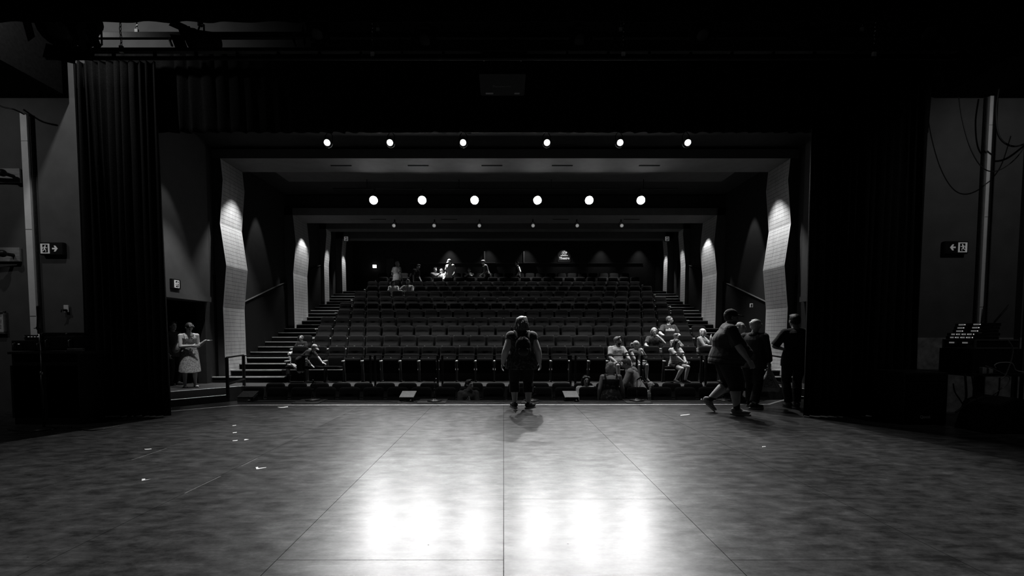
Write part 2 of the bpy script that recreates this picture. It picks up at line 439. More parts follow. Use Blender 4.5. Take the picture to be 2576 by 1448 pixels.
# side walls between the portals, with dado capping that follows the rake
for s in (-1, 1):
    bm = B(); box(bm, (XC+s*8.545, 19.5, 3.2), .25, 13.4, 7.4); struct('wall_side', bm, M['darkwall'])
    bm = B()
    ya, yb = 13.9, 22.3
    z = lambda y: RISE + (y-Y0)*RROW/ROW + 1.70
    prism(bm, [(XC+s*8.36, ya, 0), (XC+s*8.36, yb, 0), (XC+s*8.36, yb, z(yb)), (XC+s*8.36, ya, z(ya))], (s*.06, 0, 0))
    struct('wall_dado', bm, M['riser'])
    bm = B(); prism(bm, [(XC+s*8.34, ya, z(ya)), (XC+s*8.34, yb, z(yb)), (XC+s*8.34, yb, z(yb)+.014), (XC+s*8.34, ya, z(ya)+.014)], (s*.09, 0, 0))
    struct('trim_3', bm, M['bulk'])
    # bulkhead beside the proscenium with an opening under it
    bm = B(); box(bm, (XC+s*8.55, 10.6, 4.55), .45, 4.6, 4.5); struct('wall_bulkhead', bm, M['bulk'])
    bm = B(); box(bm, (XC+s*8.52, 10.75, 2.36), .52, 4.2, .14); struct('trim_4', bm, M['bulk'])
    bm = B(); box(bm, (XC+s*10.3, 10.9, 1.1), .2, 5.2, 4.0); box(bm, (XC+s*9.4, 13.3, 1.1), 2.0, .2, 4.0)
    struct('wall_alcove', bm, M['matte'])
    bm = B(); box(bm, (XC+s*9.4, 10.8, 2.45), 1.9, 5, .2); struct('ceiling_alcove', bm, M['matte'])
# ceiling and rear wall
bm = B(); box(bm, (XC, 17.3, 6.87), 18, 18, .25); struct('ceiling', bm, M['ceil'])
BW = 25.6
bm = B(); box(bm, (XC, BW+.1, 4.2), 18, .2, 6); struct('wall_rear', bm, M['darkwall'])
bm = B(); box(bm, (XC+1.2, BW-.025, at(1500, 661.5, BW).z), 13.0, .05, .035); struct('trim_rear_rail', bm, M['bulk'])
# ---- zigzag portals: columns clad in slotted plywood, beams across
ZIG = [
 (13.3, 14.4, [(398, 552), (452, 558), (561.6, 551), (667, 567), (773, 559), (893, 563.6), (960, 571)]),
 (17.6, 18.85, [(523, 733), (612.7, 742.5), (686, 736), (800, 739), (830, 740)]),
 (20.9, 21.45, [(540, 816), (588, 820), (665, 814), (763, 816), (775, 816.5)]),
 (22.95, 23.5, [(545, 862.5), (575, 863), (637.6, 858), (731.5, 860.5), (745, 861)])]
for ya, yb, pts in ZIG:
    prof = [at(px, py, ya) for py, px in pts]
    prof = [(p.x - XC*0 , p.z) for p in prof]
    for s in (-1, 1):
        bm = B(); uvl = bm.loops.layers.uv.new('UVMap'); vv = 0.0
        def quad(a, b, c, d, uvs):
            f = bm.faces.new([bm.verts.new(p) for p in (a, b, c, d)])
            for l, q in zip(f.loops, uvs): l[uvl].uv = q
        for (x0, z0), (x1, z1) in zip(prof, prof[1:]):
            ln = sqrt((x1-x0)**2+(z1-z0)**2)
            X = lambda x: XC + s*(-x+XC*.5)
            quad(V((X(x0), ya, z0)), V((X(x0), yb, z0)), V((X(x1), yb, z1)), V((X(x1), ya, z1)), [(0, vv), (1, vv), (1, vv+ln), (0, vv+ln)])
            for yy in (ya, yb): quad(V((X(x0), yy, z0)), V((X(x0)+s*.55, yy, z0)), V((X(x1)+s*.55, yy, z1)), V((X(x1), yy, z1)), [(2, 0)]*4)
            vv += ln
        bmesh.ops.remove_doubles(bm, verts=bm.verts[:], dist=.0005)
        o = struct('portal_column', bm, M['ply'])
        o.data.materials.append(M['bulk'])
        for p in o.data.polygons:
            if abs(p.normal.y) > .9: p.material_index = 1
z1 = at(1267, 398, 13.3).z; z1t = at(1267, 375, 13.3).z
bm = B(); box(bm, (XC, 13.85, (z1+z1t)/2), 17.0, 1.1, z1t-z1); struct('portal_beam', bm, M['soffit'])
bm = B(); box(bm, (XC, 14.86, z1+.08), 14.3, .90, .14); struct('ceiling_panel', bm, M['soffit2'])
z2 = at(1267, 541, 17.6).z; z2t = at(1267, 523, 17.6).z
bm = B(); box(bm, (XC, 18.225, (z2+z2t)/2), 17.0, 1.25, z2t-z2); struct('portal_beam', bm, M['soffit'])
bm = B(); box(bm, (XC, 18.225, (z2t+6.7)/2), 17.0, 1.1, 6.7-z2t); struct('wall_over_beam', bm, M['ceil'])
for ya, yb in ((20.9, 21.45), (22.95, 23.5)):
    bm = B(); box(bm, (XC, (ya+yb)/2, 6.42), 17.0, yb-ya, .5); struct('portal_beam', bm, M['soffit2'])
# slot vents let into the beams
def vent(px, py, ya, wd=.62):
    p = at(px, py, ya)
    return p
vi = 0
for zz, xs, ya in ((z1, (-4.9, -2.6, -.4, 1.7, 4.3), 13.85), (z2, (-5.0, -2.2, 2.2, 5.0), 18.2)):
    for x in xs:
        bm = B(); box(bm, (XC+x, ya, zz-.006), .62, .05, .014)
        o = struct('ceiling_vent_slot', bm, M['matte'])
# ---- proscenium: side walls, header, dado, wing walls
PY = 8.05
for s in (-1, 1):
    bm = B(); box(bm, (s*9.95, PY+.125, 3.9), 5.3, .25, 8.0); struct('wall_proscenium', bm, M['plaster'])
    if s > 0:
        zd = at(2400, 849, PY).z
        bm = B(); box(bm, (s*9.95, PY, zd/2), 5.28, .06, zd); struct('wall_dado_stage', bm, M['concrete'])
    bm = B(); box(bm, (s*12.55, 2, 4), .2, 13, 8.5); struct('wall_wing', bm, M['plaster'])
    # black masking gallery over the wings
    zz = at(100, 240, PY-.1).z
    bm = B(); box(bm, (s*10.0, 6.6, zz+1.3), 5.1, 2.6, 2.6); struct('ceiling_gallery', bm, M['matte'])
bm = B(); box(bm, (0, PY+.15, 6.8), 15, .25, 3.0); struct('wall_header', bm, M['plaster'])
bm = B(); box(bm, (0, 2, 8.4), 26, 14, .2); struct('ceiling_stage', bm, M['matte'])
bm = B(); box(bm, (0, -4.2, 4), 26, .2, 9); struct('wall_upstage', bm, M['matte'])
# white line on the stage
P = [onz(427, 1034), onz(605, 1018.6), onz(1933, 1016.6), onz(1975, 1004.6)]
bm = B(); w_ = .055
for a, b in zip(P, P[1:]):
    d = (b-a).normalized(); n_ = V((-d.y, d.x, 0))*w_/2
    prism(bm, [a-n_-d*.02, b-n_+d*.02, b+n_+d*.02, a+n_-d*.02], (0, 0, .0025))
o = struct('floor_line', bm, M['line'])
# ================================================================== LAMPS
def lamp_row(pxs, py, Y, lens, label, group, r, tilt, bar_label, tgt_y):
    pts = [at(x, py, Y) for x in pxs]
    zc = sum(p.z for p in pts)/6
    hy = .22 if lens is M['lensC'] else .37
    bar = None if lens is M['lensC'] else thing('lighting_bar', bar_label, 'lighting bar', (XC, Y+.12, zc+.40))
    if bar:
      bm = B(); tube(bm, [(-5.6, 0, 0), (5.6, 0, 0)], .024, 10, False); obj('pipe', bm, M['blackmetal'], bar, True)
      for x in (-4.5, -1.5, 1.5, 4.5):
        bm = B(); tube(bm, [(x, 0, .02), (x, 0, (z1 if lens is M['lens'] else 6.74)-zc-.40)], .012, 6, False); obj('drop_rod', bm, M['blackmetal'], bar)
    first = None; out = []
    for i, p in enumerate(pts):
        tx = p.x*.55
        dirv = (V((tx, tgt_y, .2))-p).normalized()
        out.append((p, dirv))
        if first is None:
            t = first = thing('stage_light', '', 'stage light', (0, 0, 0), 0, group)
            # can points along -Y local, tilted about X by rotation_euler
            bm = B(); lathe(bm, [(r*1.05, .02), (r*1.15, .0), (r*1.15, -.10), (r*1.0, -.16), (r*.85, -.30), (r*.45, -.36)], V((0, 0, 0)), 20, V((0, -1, 0))); obj('can', bm, M['blackmetal'], t, True)
            bm = B(); lathe(bm, [(r*.1, .034), (r*.6, .030), (r*.92, .022), (r*.92, .012)], V((0, 0, 0)), 32, V((0, -1, 0))); obj('lens', bm, lens, t, True)
            bm = B()
            for k in range(24):
                a0, a1 = 2*pi*k/24, 2*pi*(k+1)/24
                tube(bm, [(r*1.08*cos(a0), -.025, r*1.08*sin(a0)), (r*1.08*cos(a1), -.025, r*1.08*sin(a1))], r*.09, 6)
            obj('rim', bm, M['rim'], t, True)
            bm = B(); pts2 = [(r*1.3*cos(a), .08, r*1.3*sin(a)) for a in [pi+pi*k/12 for k in range(13)]]
            tube(bm, pts2, .009, 6); obj('yoke', bm, M['rim'] if lens is M['lensA'] else M['blackmetal'], t, True)
            bm = B(); tube(bm, [(-r*1.3, .08, 0), (-r*1.2, .12, hy*.55), (0, .13, hy-.04)], .009, 6); tube(bm, [(r*1.3, .08, 0), (r*1.2, .12, hy*.55), (0, .13, hy-.04)], .009, 6)
            obj('hanger', bm, M['matte'], t, True)
            bm = B(); box(bm, (0, .13, hy), .05, .06, .09, bev=.008); obj('clamp', bm, M['blackmetal'], t)
        else: t = dup(first)
        t.location = p
        for c in t.children:
            if c.name.split('.')[0] in ('can', 'lens', 'rim'): c.rotation_euler = (R(tilt), 0, math.atan2(dirv.x, -dirv.y)*.8)
        t['label'] = label % (['first on the sundress woman\'s side', 'second from the sundress woman\'s side', 'just before the centre gap', 'just past the centre gap', 'second from the capped man\'s side', 'last on the capped man\'s side'][i])
    return out
XA = (823, 981, 1165, 1376, 1560, 1730); XB = (940, 1062, 1194, 1352, 1482, 1612); XCc = (991, 1092, 1206, 1341, 1452, 1564)
LA = lamp_row(XA, 358, 11.0, M['lensA'], 'silver-rimmed spotlight, highest row, %s', 'silver-rimmed spotlights in the highest row', .070, 32, 'black pipe carrying the silver-rimmed spotlights before the first portal', 5.6)
LB = lamp_row(XB, 503, 14.95, M['lens'], 'dazzling stage lamp, middle row, %s', 'dazzling lamps in the middle row', .125, 24, 'black pipe carrying the dazzling lamps behind the first portal', 4.5)
LC = lamp_row(XCc, 567, 18.1, M['lensC'], 'dim small lamp, lowest row, %s', 'dim lamps in the lowest row', .065, 20, 'black pipe carrying the dim lamps under the second portal', 5.0)
for p, d in LA: spot('front_spot', p+d*.08, V((p.x*.8, 5.4, 0)), 900, 60, .55, .035)
for p, d in LB: spot('key_spot', p+d*.12, V((p.x*.55, 4.6, 0)), 1700, 36, .7, .08)
# recessed downlights washing the slotted columns and the dark bays between them
def down(x, y, z, power, ang, tx=0, ty=0, rad=.03, blend=.35):
    return spot('downlight_and_fill', (x, y, z), (x+tx, y+ty, z-3), power, ang, blend, rad)
for s in (-1, 1):
    down(XC+s*7.50, 13.85, z1-.03, 620, 66, s*.05, 0, .03, .5)
    down(XC+s*7.56, 18.2, z2-.03, 330, 64, s*.05, 0, .03, .5)
    down(XC+s*7.68, 21.15, 6.12, 250, 56, s*.08, 0, .03, .5)
    down(XC+s*7.72, 23.2, 6.12, 210, 56, s*.08, 0, .03, .5)
    down(XC+s*7.95, 15.6, 6.5, 150, 40, s*.10)
    down(XC+s*7.70, 11.2, 6.5, 130 if s < 0 else 40, 42, s*.12)
# house downlights over the seats
for y, z in ((13.6, z1-.05), (16.0, 6.7), (19.2, 6.7), (21.75, 6.7), (23.4, 6.12)):
    for x in (((-5.5, -3.4, -1.2, 1.2, 3.4, 5.5) if y < 14 else (-6.0, -3.6, -1.2, 1.2, 3.6, 6.0)) if y < 23 else (-5.3, -3.05, -.93, 1.29, 3.37, 5.5)):
        down(XC+x, y, z, (1100*((z-RROW*(y-13)/ROW-.6)/5.4)**2+90)*(2.3 if y > 23 else 1), 62 if y > 14 else 56, 0, -.2 if y > 23 else -.35 if y > 14 else .1, .05, .8)
for x in (-5.0, -2.5, 0, 2.5, 5.0): down(XC+x, 10.3, 6.6, 330, 44, 0, .1, .05, .8)  # extra row added to brighten the pit from above
# rear-wall washers
for px in (1130, 1228, 1325, 1419, 1515, 1612):
    p = at(px, 600, BW-.35); down(p.x, BW-.36, 6.55, 34 if px != 1130 else 60, 72, 0, .12, .03, .9)
for s in (-1, 1): down(XC+s*6.9, 10.9, 6.6, 900 if s < 0 else 150, 40, s*.6, .25, .05, .6)  # fill spots added to brighten the landing, stronger by the sundress
for y in (15.6, 18.2, 19.9, 21.9, 24.0):
    hh = 6.5-RROW*(y-13.2)/ROW
    for s in (-1, 1): down(XC+s*7.35, y, 6.6 if y not in (17.6, 18.2) else z2-.03, 13*hh*hh, 38, -s*.1, -.5, .04, .7)  # aisle spots put in to brighten the step nosings
# ================================================================== SEATS
def back_mesh():
    bm = B(); nx, nz = 16, 22; H_ = .645; th = .07
    def halfw(t):
        w_ = .214 + .020*min(t/.5, 1)
        d = (1-t)*H_
        if d < .075: w_ -= .075 - sqrt(max(0, .075**2-(.075-d)**2))
        return w_
    fr = {}; bk = {}
    for k in range(nz+1):
        t = k/nz; t = 1-(1-t)**1.35
        z = .395+H_*t; yb = -.135+.135*t**1.15; lu = max(0, min(1, (.83-z)/.13)); yb -= .075*lu*lu*(3-2*lu)*min(1, .25+z-.395)**.5 if z > .40 else .03
        for i in range(nx+1):
            u = -1+2*i/nx; x = u*halfw(t)
            edge = min((1-abs(u))*.24, (1-t)*H_*.9+.002, .04)/.04
            pad = .052*sqrt(max(0, 1-(1-edge)**2))
            dz = 1.04-z
            for zc, dep, hw in ((.185, .015, .115), (.30, .008, .150)):      # stitched smile under the shoulder pad
                q = dz-zc+.03*(x/.2)**2
                if abs(x) < hw: pad -= dep*math.exp(-(q/.014)**2)*min(1, (hw-abs(x))/.03)
            if .19 < dz < .30: pad -= .008
            fr[k, i] = bm.verts.new((x, yb-.028-pad, z)); bk[k, i] = bm.verts.new((x, -.135+.135*t**1.15+.012-.02*(1-edge), z))
    for k in range(nz):
        for i in range(nx):
            bm.faces.new((fr[k, i], fr[k, i+1], fr[k+1, i+1], fr[k+1, i])); bm.faces.new((bk[k, i], bk[k+1, i], bk[k+1, i+1], bk[k, i+1]))
    for k in range(nz):
        bm.faces.new((fr[k, 0], fr[k+1, 0], bk[k+1, 0], bk[k, 0])); bm.faces.new((fr[k, nx], bk[k, nx], bk[k+1, nx], fr[k+1, nx]))
    for i in range(nx):
        bm.faces.new((fr[0, i], bk[0, i], bk[0, i+1], fr[0, i+1])); bm.faces.new((fr[nz, i], fr[nz, i+1], bk[nz, i+1], bk[nz, i]))
    return bm
def pan_mesh(up):
    """upholstered pan, tipped up or folded down about its rear hinge"""
    bm = B(); n = 18; secs = []
    prof = [(-.0, .0, .030), (.05, .0, .046), (.20, -.004, .050), (.36, .0, .052), (.405, .008, .046), (.43, .012, .030), (.438, .014, .008)]
    for l, off, h in prof:
        secs.append((V((0, -l, off)), V((.232, 0, 0)), V((0, 0, h))))
    rs = []
    for c, u, v in secs:      # squarish section
        rg = []
        for i in range(n):
            a = 2*pi*i/n; ca, sa = cos(a), sin(a); e = .35
            rg.append(bm.verts.new(c + u*(abs(ca)**e)*(1 if ca > 0 else -1) + v*(abs(sa)**.6)*(1 if sa > 0 else -1)))
        rs.append(rg)
    for a, b in zip(rs, rs[1:]):
        for i in range(n): bm.faces.new((a[i], a[(i+1) % n], b[(i+1) % n], b[i]))
    bm.faces.new(rs[0][::-1]); bm.faces.new(rs[-1])
    if up: bm.transform(Matrix.Translation((0, -.285, .255)) @ Matrix.Rotation(R(-84), 4, 'X'))
    else: bm.transform(Matrix.Translation((0, -.115, .405)) @ Matrix.Rotation(R(-3), 4, 'X'))
    return bm
def seat_proto(pans):
    t = thing('theatre_chair', '', 'seat', (0, 0, -50), 0)
    obj('backrest', back_mesh(), M['fabric'], t, True)
    o = obj('seat_pan', pan_mesh(True), M['fabric2'], t, True)
    pans['up'] = o.data
    bm = pan_mesh(False); bmesh.ops.recalc_face_normals(bm, faces=bm.faces[:])
    me = bpy.data.meshes.new('seat_pan_down'); bm.to_mesh(me); bm.free(); me.materials.append(M['fabric'])
    for p in me.polygons: p.use_smooth = True
    pans['down'] = me
    bm = B(); box(bm, (-.275, -.27, .30), .036, .20, .56, bev=.008); box(bm, (-.275, -.25, .012), .06, .30, .024, bev=.006); obj('standard', bm, M['standard'], t)
    bm = B(); box(bm, (-.275, -.285, .605), .052, .32, .040, bev=.013); obj('armrest', bm, M['arm'], t)
    bm = B(); box(bm, (0, -.286-.0, .702), .034, .026, .012, bev=.002); o = obj('number_plate', bm, M['plate'], t)
    bm = B(); box(bm, (-.222, -.22, .40), .022, .05, .035, bev=.005); box(bm, (.222, -.22, .40), .022, .05, .035, bev=.005); obj('hinge', bm, M['chrome'], t)
    return t
PANS = {}
proto = seat_proto(PANS)
ROWN = ['first raised row', 'second raised row', 'third raised row', 'fourth raised row', 'fifth raised row', 'sixth raised row',
        'seventh raised row', 'eighth raised row', 'ninth raised row', 'tenth raised row', 'eleventh raised row', 'topmost raised row']
DOWN = {(0, 0), (0, 1), (0, 2), (0, 17), (0, 18), (0, 20), (1, 20), (1, 21), (1, 23), (1, 0), (2, 21), (8, 2), (8, 3), (11, 5), (11, 6), (11, 8), (-1, 9), (-2, 14), (-2, 17)}
def seat_at(row, i):
    """centre of seat i of raised row (0-based), or of pit rows -1 (front) and -2"""
    if row >= 0:
        u = (-11+i) if row % 2 == 0 else (-11.5+i)
        return V((u*.55, 13.589+ROW*row, RROW*row))
    if row == -1: return V(((-10.43+i)*.55, 10.44, PIT))
    return V(((-10.37+i)*.55, 11.37, PIT))
def seat_label(row, i, n):
    rn = ROWN[row] if row >= 0 else ('pit row closest to the stage' if row == -1 else 'pit row just before the railing')
    side = 'the sundress woman\'s side' if i < n/2 else 'the big capped man\'s side'
    k = (i if i < n/2 else n-1-i)+1
    return '%s dark tip-up seat from %s, %s' % (ORD[k], side, rn)
def place_seat(row, i, n):
    p = seat_at(row, i)
    s = dup(proto, p, None, seat_label(row, i, n))
    s['group'] = 'tip-up seats in the raised rows' if row >= 0 else 'tip-up seats in the pit rows'
    down = (row, i) in DOWN
    for c in list(s.children):
        nm = c.name.split('.')[0]
        if nm == 'seat_pan' and down: c.data = PANS['down']
        if nm == 'number_plate' and (down or row < 0): bpy.data.objects.remove(c); continue
        if nm == 'hinge' and (row < 0 or row > 1): bpy.data.objects.remove(c); continue
        if i == n-1 and nm in ('standard', 'armrest'):
            c2 = c.copy(); COL.objects.link(c2); c2.parent = s; c2.location = (.55, 0, 0)
for row in range(12):
    for i in range(24): place_seat(row, i, 24)
for row, n in ((-1, 22), (-2, 22)):
    for i in range(n): place_seat(row, i, n)
for c in list(proto.children): bpy.data.objects.remove(c)
bpy.data.objects.remove(proto)
# ================================================================== RAILING, CURTAINS, SIGNS, STAGE EDGE
# railing along the front of the landing: separate sections of flat black bar
RZ = at(1267, 892.8, 12.2).z
def railing(x0, x1, label, Y=12.2, low=False):
    t = thing('railing', label, 'railing', ((x0+x1)/2, Y, 0), 0, 'black railing sections before the first raised row')
    hw = (x1-x0)/2
    bm = B(); box(bm, (0, 0, RZ-.012), hw*2, .05, .026, bev=.004); obj('top_rail', bm, M['blackmetal'], t)
    for s in (-1, 1):
        bm = B(); box(bm, (s*(hw-.028), 0, (RZ-.02)/2), .055, .03, RZ-.02, bev=.003); obj('post', bm, M['blackmetal'], t)
    return t
def X_(px, Y): return (px-CX)*Y/F
names = ['closest to the zigzag column by the sundress woman', 'in front of the crouching boy in the cap', 'next after the crouching boy', 'behind the woman standing mid-stage',
         'before the seated bearded man', 'before the long-haired girl in shorts', 'behind the big man in the cap']
brk = [608, 937, 1106.5, 1292, 1442, 1608, 1771, 1925]
for k, (a, b) in enumerate(zip(brk, brk[1:])):
    if k == 0: railing(X_(a, 12.2), X_(b, 12.2)-.035, 'long black railing section in front of the crouching boy in the cap')
    else: railing(X_(a, 12.2)+.035, X_(b, 12.2)-.035, 'black railing section ' + ['', 'third from the sundress woman, ending by the mic stands', 'before empty seats, beyond the boy in the hoodie', 'directly behind the woman standing mid-stage', 'crossing before the bearded man and ponytail girl', 'crossing before the long-haired girl in shorts', 'half hidden behind the big man in the cap'][k])
for s in (-1, 1):
    a = V((XC+s*6.72, 10.95, 0)); b = V((XC+s*7.03, 12.2, 0))
    t = thing('railing', 'short black handrail beside the white-edged steps, ' + ('near the sundress woman' if s < 0 else 'behind the plastic-bag carrier'), 'railing', (0, 0, 0), 0, 'short handrails at the landing steps')
    bm = B(); tube(bm, [a+V((0, 0, RZ)), b+V((0, 0, RZ))], .022, 8, False); obj('top_rail', bm, M['blackmetal'], t, True)
    bm = B(); tube(bm, [a+V((0, 0, .18)), b+V((0, 0, .18))], .03, 4, False); obj('lower_rail', bm, M['blackmetal'], t)
    for p, zb in ((a, -.165), (b, 0)):
        bm = B(); box(bm, (p.x, p.y, (RZ+zb)/2), .055, .055, RZ-zb, bev=.004); obj('post', bm, M['blackmetal'], t)
# curtains
def drape(name, label, x0, x1, Y, z0, z1, amp, n, cat='curtain', taper=.0, seed=1, m='velvet'):
    rnd = random.Random(seed); bm = B(); nx, nz = n*8, 14
    ph = [rnd.uniform(-.9, .9) for _ in range(n+2)]; am = [rnd.uniform(.45, 1.25) for _ in range(n+2)]
    gr = {}
    for i in range(nx+1):
        t = i/nx; f = t*n; k = int(f); fr = f-k
        a = am[k]*(1-fr)+am[k+1]*fr; p = ph[k]*(1-fr)+ph[k+1]*fr
        for j in range(nz+1):
            u = j/nz
            y = amp*a*(sin(2*pi*f+p) + .35*sin(5.3*f+p*3+u*1.5))*(.55+.45*(1-u))
            x = x0+(x1-x0)*t + taper*(t-.5)*(1-u) + .02*sin(7*f+u*3)
            gr[i, j] = bm.verts.new((x, Y+y, z0+(z1-z0)*u))
    for i in range(nx):
        for j in range(nz): bm.faces.new((gr[i, j], gr[i+1, j], gr[i+1, j+1], gr[i, j+1]))
    o = obj(name, bm, M[m], None, True)
    s = o.modifiers.new('thick', 'SOLIDIFY'); s.thickness = .008
    return tag(o, label, cat)
CYL = 7.55
xl0, xl1 = at(176, 165, CYL).x+.06, at(424, 1000, CYL).x; xr0, xr1 = at(2019, 1000, CYL).x, at(2344, 165, CYL).x-.06
drape('stage_curtain', 'tall black pleated curtain hanging beside the table with the thin mic stand', xl0, xl1, CYL, .02, 5.75, .075, 11, seed=3)
drape('stage_curtain', 'tall black pleated curtain hanging beside the rack of radio receivers', xr0, xr1, CYL, .02, 5.75, .075, 14, seed=8)
drape('stage_border', 'wide black border curtain hanging across the top of the stage opening', at(214, 250, 7.75).x, at(2342, 250, 7.75).x, 7.76, at(1267, 333, 7.75).z, 6.02, .03, 60, 'curtain', 0, 5)
bm = B(); tube(bm, [(X_(900, 7.7), 7.70, at(1267, 333.5, 7.7).z-.004), (X_(1330, 7.7), 7.70, at(1267, 333, 7.7).z), (X_(1560, 7.7), 7.70, at(1267, 335, 7.7).z)], .0035, 6)
tag(obj('border_chain', bm, M['chrome'], None, True), 'thin bright weighting wire along the black border curtain hem', 'wire')
drape('overhead_border', 'black masking border across the very top of the picture', -11.5, 11.5, 5.0, at(1267, 56, 5.0).z, 8.25, .012, 50, 'curtain', 0, 9, 'matte')
# ---- running-man exit signs
def thickpoly(bm, pts, U, W, o, n, d):
    prism(bm, [o + U*x + W*y for x, y in pts], n*d)
def strokes(bm, segs, U, W, o, n, d):
    for (x0, y0), (x1, y1), w_ in segs:
        dx, dy = x1-x0, y1-y0; l = sqrt(dx*dx+dy*dy); px, py = -dy/l*w_/2, dx/l*w_/2
        thickpoly(bm, [(x0-px, y0-py), (x1-px, y1-py), (x1+px, y1+py), (x0+px, y0+py)], U, W, o, n, d)
def exit_sign(label, c, U, W, n, wd, hg, side, tilt=True, picto_only=False):
    """side +1: arrow on the U side of the pictogram"""
    U, W, n = V(U), V(W), V(n); c = V(c)
    t = thing('exit_sign', label, 'exit sign', c)
    o0 = V((0, 0, 0))
    bm = B(); e = wd*.10*side
    prism(bm, [o0-U*wd/2-W*hg/2, o0+U*wd/2-W*hg/2, o0+U*wd/2+W*hg/2, o0-U*wd/2+W*hg/2], n*.075)
    bmesh.ops.bevel(bm, geom=bm.edges[:], offset=.008, segments=2, affect='EDGES')
    obj('housing', bm, M['blackmetal'], t)
    f = n*.0785
    ps = hg*.78; pc = -U*side*(wd/2-ps*.5-.02) if not picto_only else V((0, 0, 0))
    bm = B(); thickpoly(bm, [(-ps*.46, -ps/2), (ps*.46, -ps/2), (ps*.46, ps/2), (-ps*.46, ps/2)], U, W, pc+f-n*.004, n, .006); obj('pictogram_panel', bm, M['signlit'], t)
    bm = B(); thickpoly(bm, [(-ps*.24, -ps*.40), (ps*.30, -ps*.40), (ps*.30, ps*.40), (-ps*.24, ps*.40)], U*side, W, pc+f+n*.002, n, .002); obj('doorway', bm, M['matte'], t)
    bm = B(); k = ps; a = U*side
    hd = pc+f+n*.004 + a*.06*k + W*.27*k
    prism(bm, [hd + a*.07*k*cos(q*pi/6) + W*.07*k*sin(q*pi/6) for q in range(12)], n*.003)
    strokes(bm, [((.03*k, .19*k), (-.04*k, -.06*k), .13*k), ((.03*k, .17*k), (.18*k, .05*k), .05*k), ((.18*k, .05*k), (.25*k, .12*k), .045*k), ((.0, .17*k), (-.16*k, .12*k), .05*k), ((-.16*k, .12*k), (-.22*k, -.02*k), .045*k),
                 ((-.04*k, -.05*k), (.11*k, -.14*k), .07*k), ((.11*k, -.14*k), (.10*k, -.34*k), .06*k), ((-.05*k, -.05*k), (-.12*k, -.22*k), .07*k), ((-.12*k, -.22*k), (-.30*k, -.25*k), .055*k)], a, W, pc+f+n*.004, n, .003)
    obj('running_figure', bm, M['signlit'], t)
    if not picto_only:
        ac = U*side*(wd*.16); h = hg
        bm = B(); thickpoly(bm, [(-.20*h, -.06*h), (.02*h, -.06*h), (.02*h, -.06*h-.001), (-.06*h, -.24*h), (.05*h, -.24*h), (.24*h, 0), (.05*h, .24*h), (-.06*h, .24*h), (.02*h, .06*h), (-.20*h, .06*h)], a, W, ac+f-n*.004, n, .006)
        obj('arrow', bm, M['signlit'], t)
    return t
XU, ZU, NY = V((1, 0, 0)), V((0, 0, 1)), V((0, -1, 0))
exit_sign('green-type running-man exit sign on the wall above the mic stand table'.replace('green-type ', 'black '), at(139, 627, PY), XU, ZU, NY, .41, .215, 1)
exit_sign('black running-man exit sign on the wall above the radio receivers', at(2396, 624, PY), XU, ZU, NY, .41, .215, -1)
p = at(437, 714, 11.55)
exit_sign('small running-man exit sign on the bulkhead above the sundress woman', (XC-8.33, 11.5, at(437, 713, 11.4).z), V((0, 1, 0)), ZU, V((1, 0, 0)), .30, .24, 1, picto_only=True)
for s, lab in ((-1, 'tiny exit sign high on the farthest portal, above the aisle by the lit exit box'), (1, 'tiny exit sign high on the farthest portal, beyond the theatre sign')):
    exit_sign(lab, at(872 if s < 0 else 1677, 601, 22.2), XU, ZU, NY, .24, .26, 1, picto_only=True)
t = thing('exit_box', 'small bright white exit box on the dark rear wall', 'exit sign', at(943, 670, BW-.045))
bm = B(); box(bm, (0, -.05, 0), .20, .10, .17, bev=.008); obj('diffuser', bm, M['exitlit'], t)
bm = B(); box(bm, (0, .02, .0), .22, .05, .19, bev=.006); obj('housing', bm, M['blackmetal'], t)
# ---- theatre sign on the rear wall
c = at(1419, 645, BW)
t = thing('theatre_sign', 'dark sign panel with white sun emblem and the word Theatre', 'sign', c)
bm = B(); n_ = 12
pts = [(-.36, -.31), (.36, -.31), (.36, .10)] + [(.36*cos(pi*k/n_), .10+.26*sin(pi*k/n_)) for k in range(1, n_)] + [(-.36, .10)]
prism(bm, [V((x, 0, z)) for x, z in pts], (0, -.03, 0)); obj('panel', bm, M['bulk'], t)
for x in (-.34, .34):
    bm = B(); lathe(bm, [(.012, 0), (.012, .012)], V((x, -.03, -.28)), 8, V((0, -1, 0))); obj('fixing', bm, M['chrome'], t)
place_text('lettering', 'Theatre', .178, V((0, -.034, -.10)), XU, ZU, M['signwhite'], t, .004, .008, .12)
place_text('lettering', 'coomalarua', .084, V((.0, -.034, .055)), XU, ZU, M['signwhite'], t, .003, .004)
bm = B()
ec = V((.06, -.036, .19))
arc = [V((.10*cos(a), 0, .062*sin(a))) for a in [R(70+k*12) for k in range(21)]]
tube(bm, [ec+p for p in arc], [.012+.006*sin(pi*k/20) for k in range(21)], 6)
tube(bm, [ec+V((-.02, 0, .05)), ec+V((.06, 0, .055)), ec+V((.09, 0, .03)), ec+V((.06, 0, .005)), ec+V((.0, 0, .005))], [.012, .022, .03, .024, .01], 6)
for k in range(7):
    a = R(95+k*24); q = ec+V((-.02+.155*cos(a), 0, -.01+.125*sin(a)))
    ell(bm, q, V((cos(a), 0, sin(a)))*(.022+.004*(k % 3)), V((0, 1, 0))*.008, V((-sin(a), 0, cos(a)))*.014, 8, 5)
obj('emblem', bm, M['signwhite'], t, True)
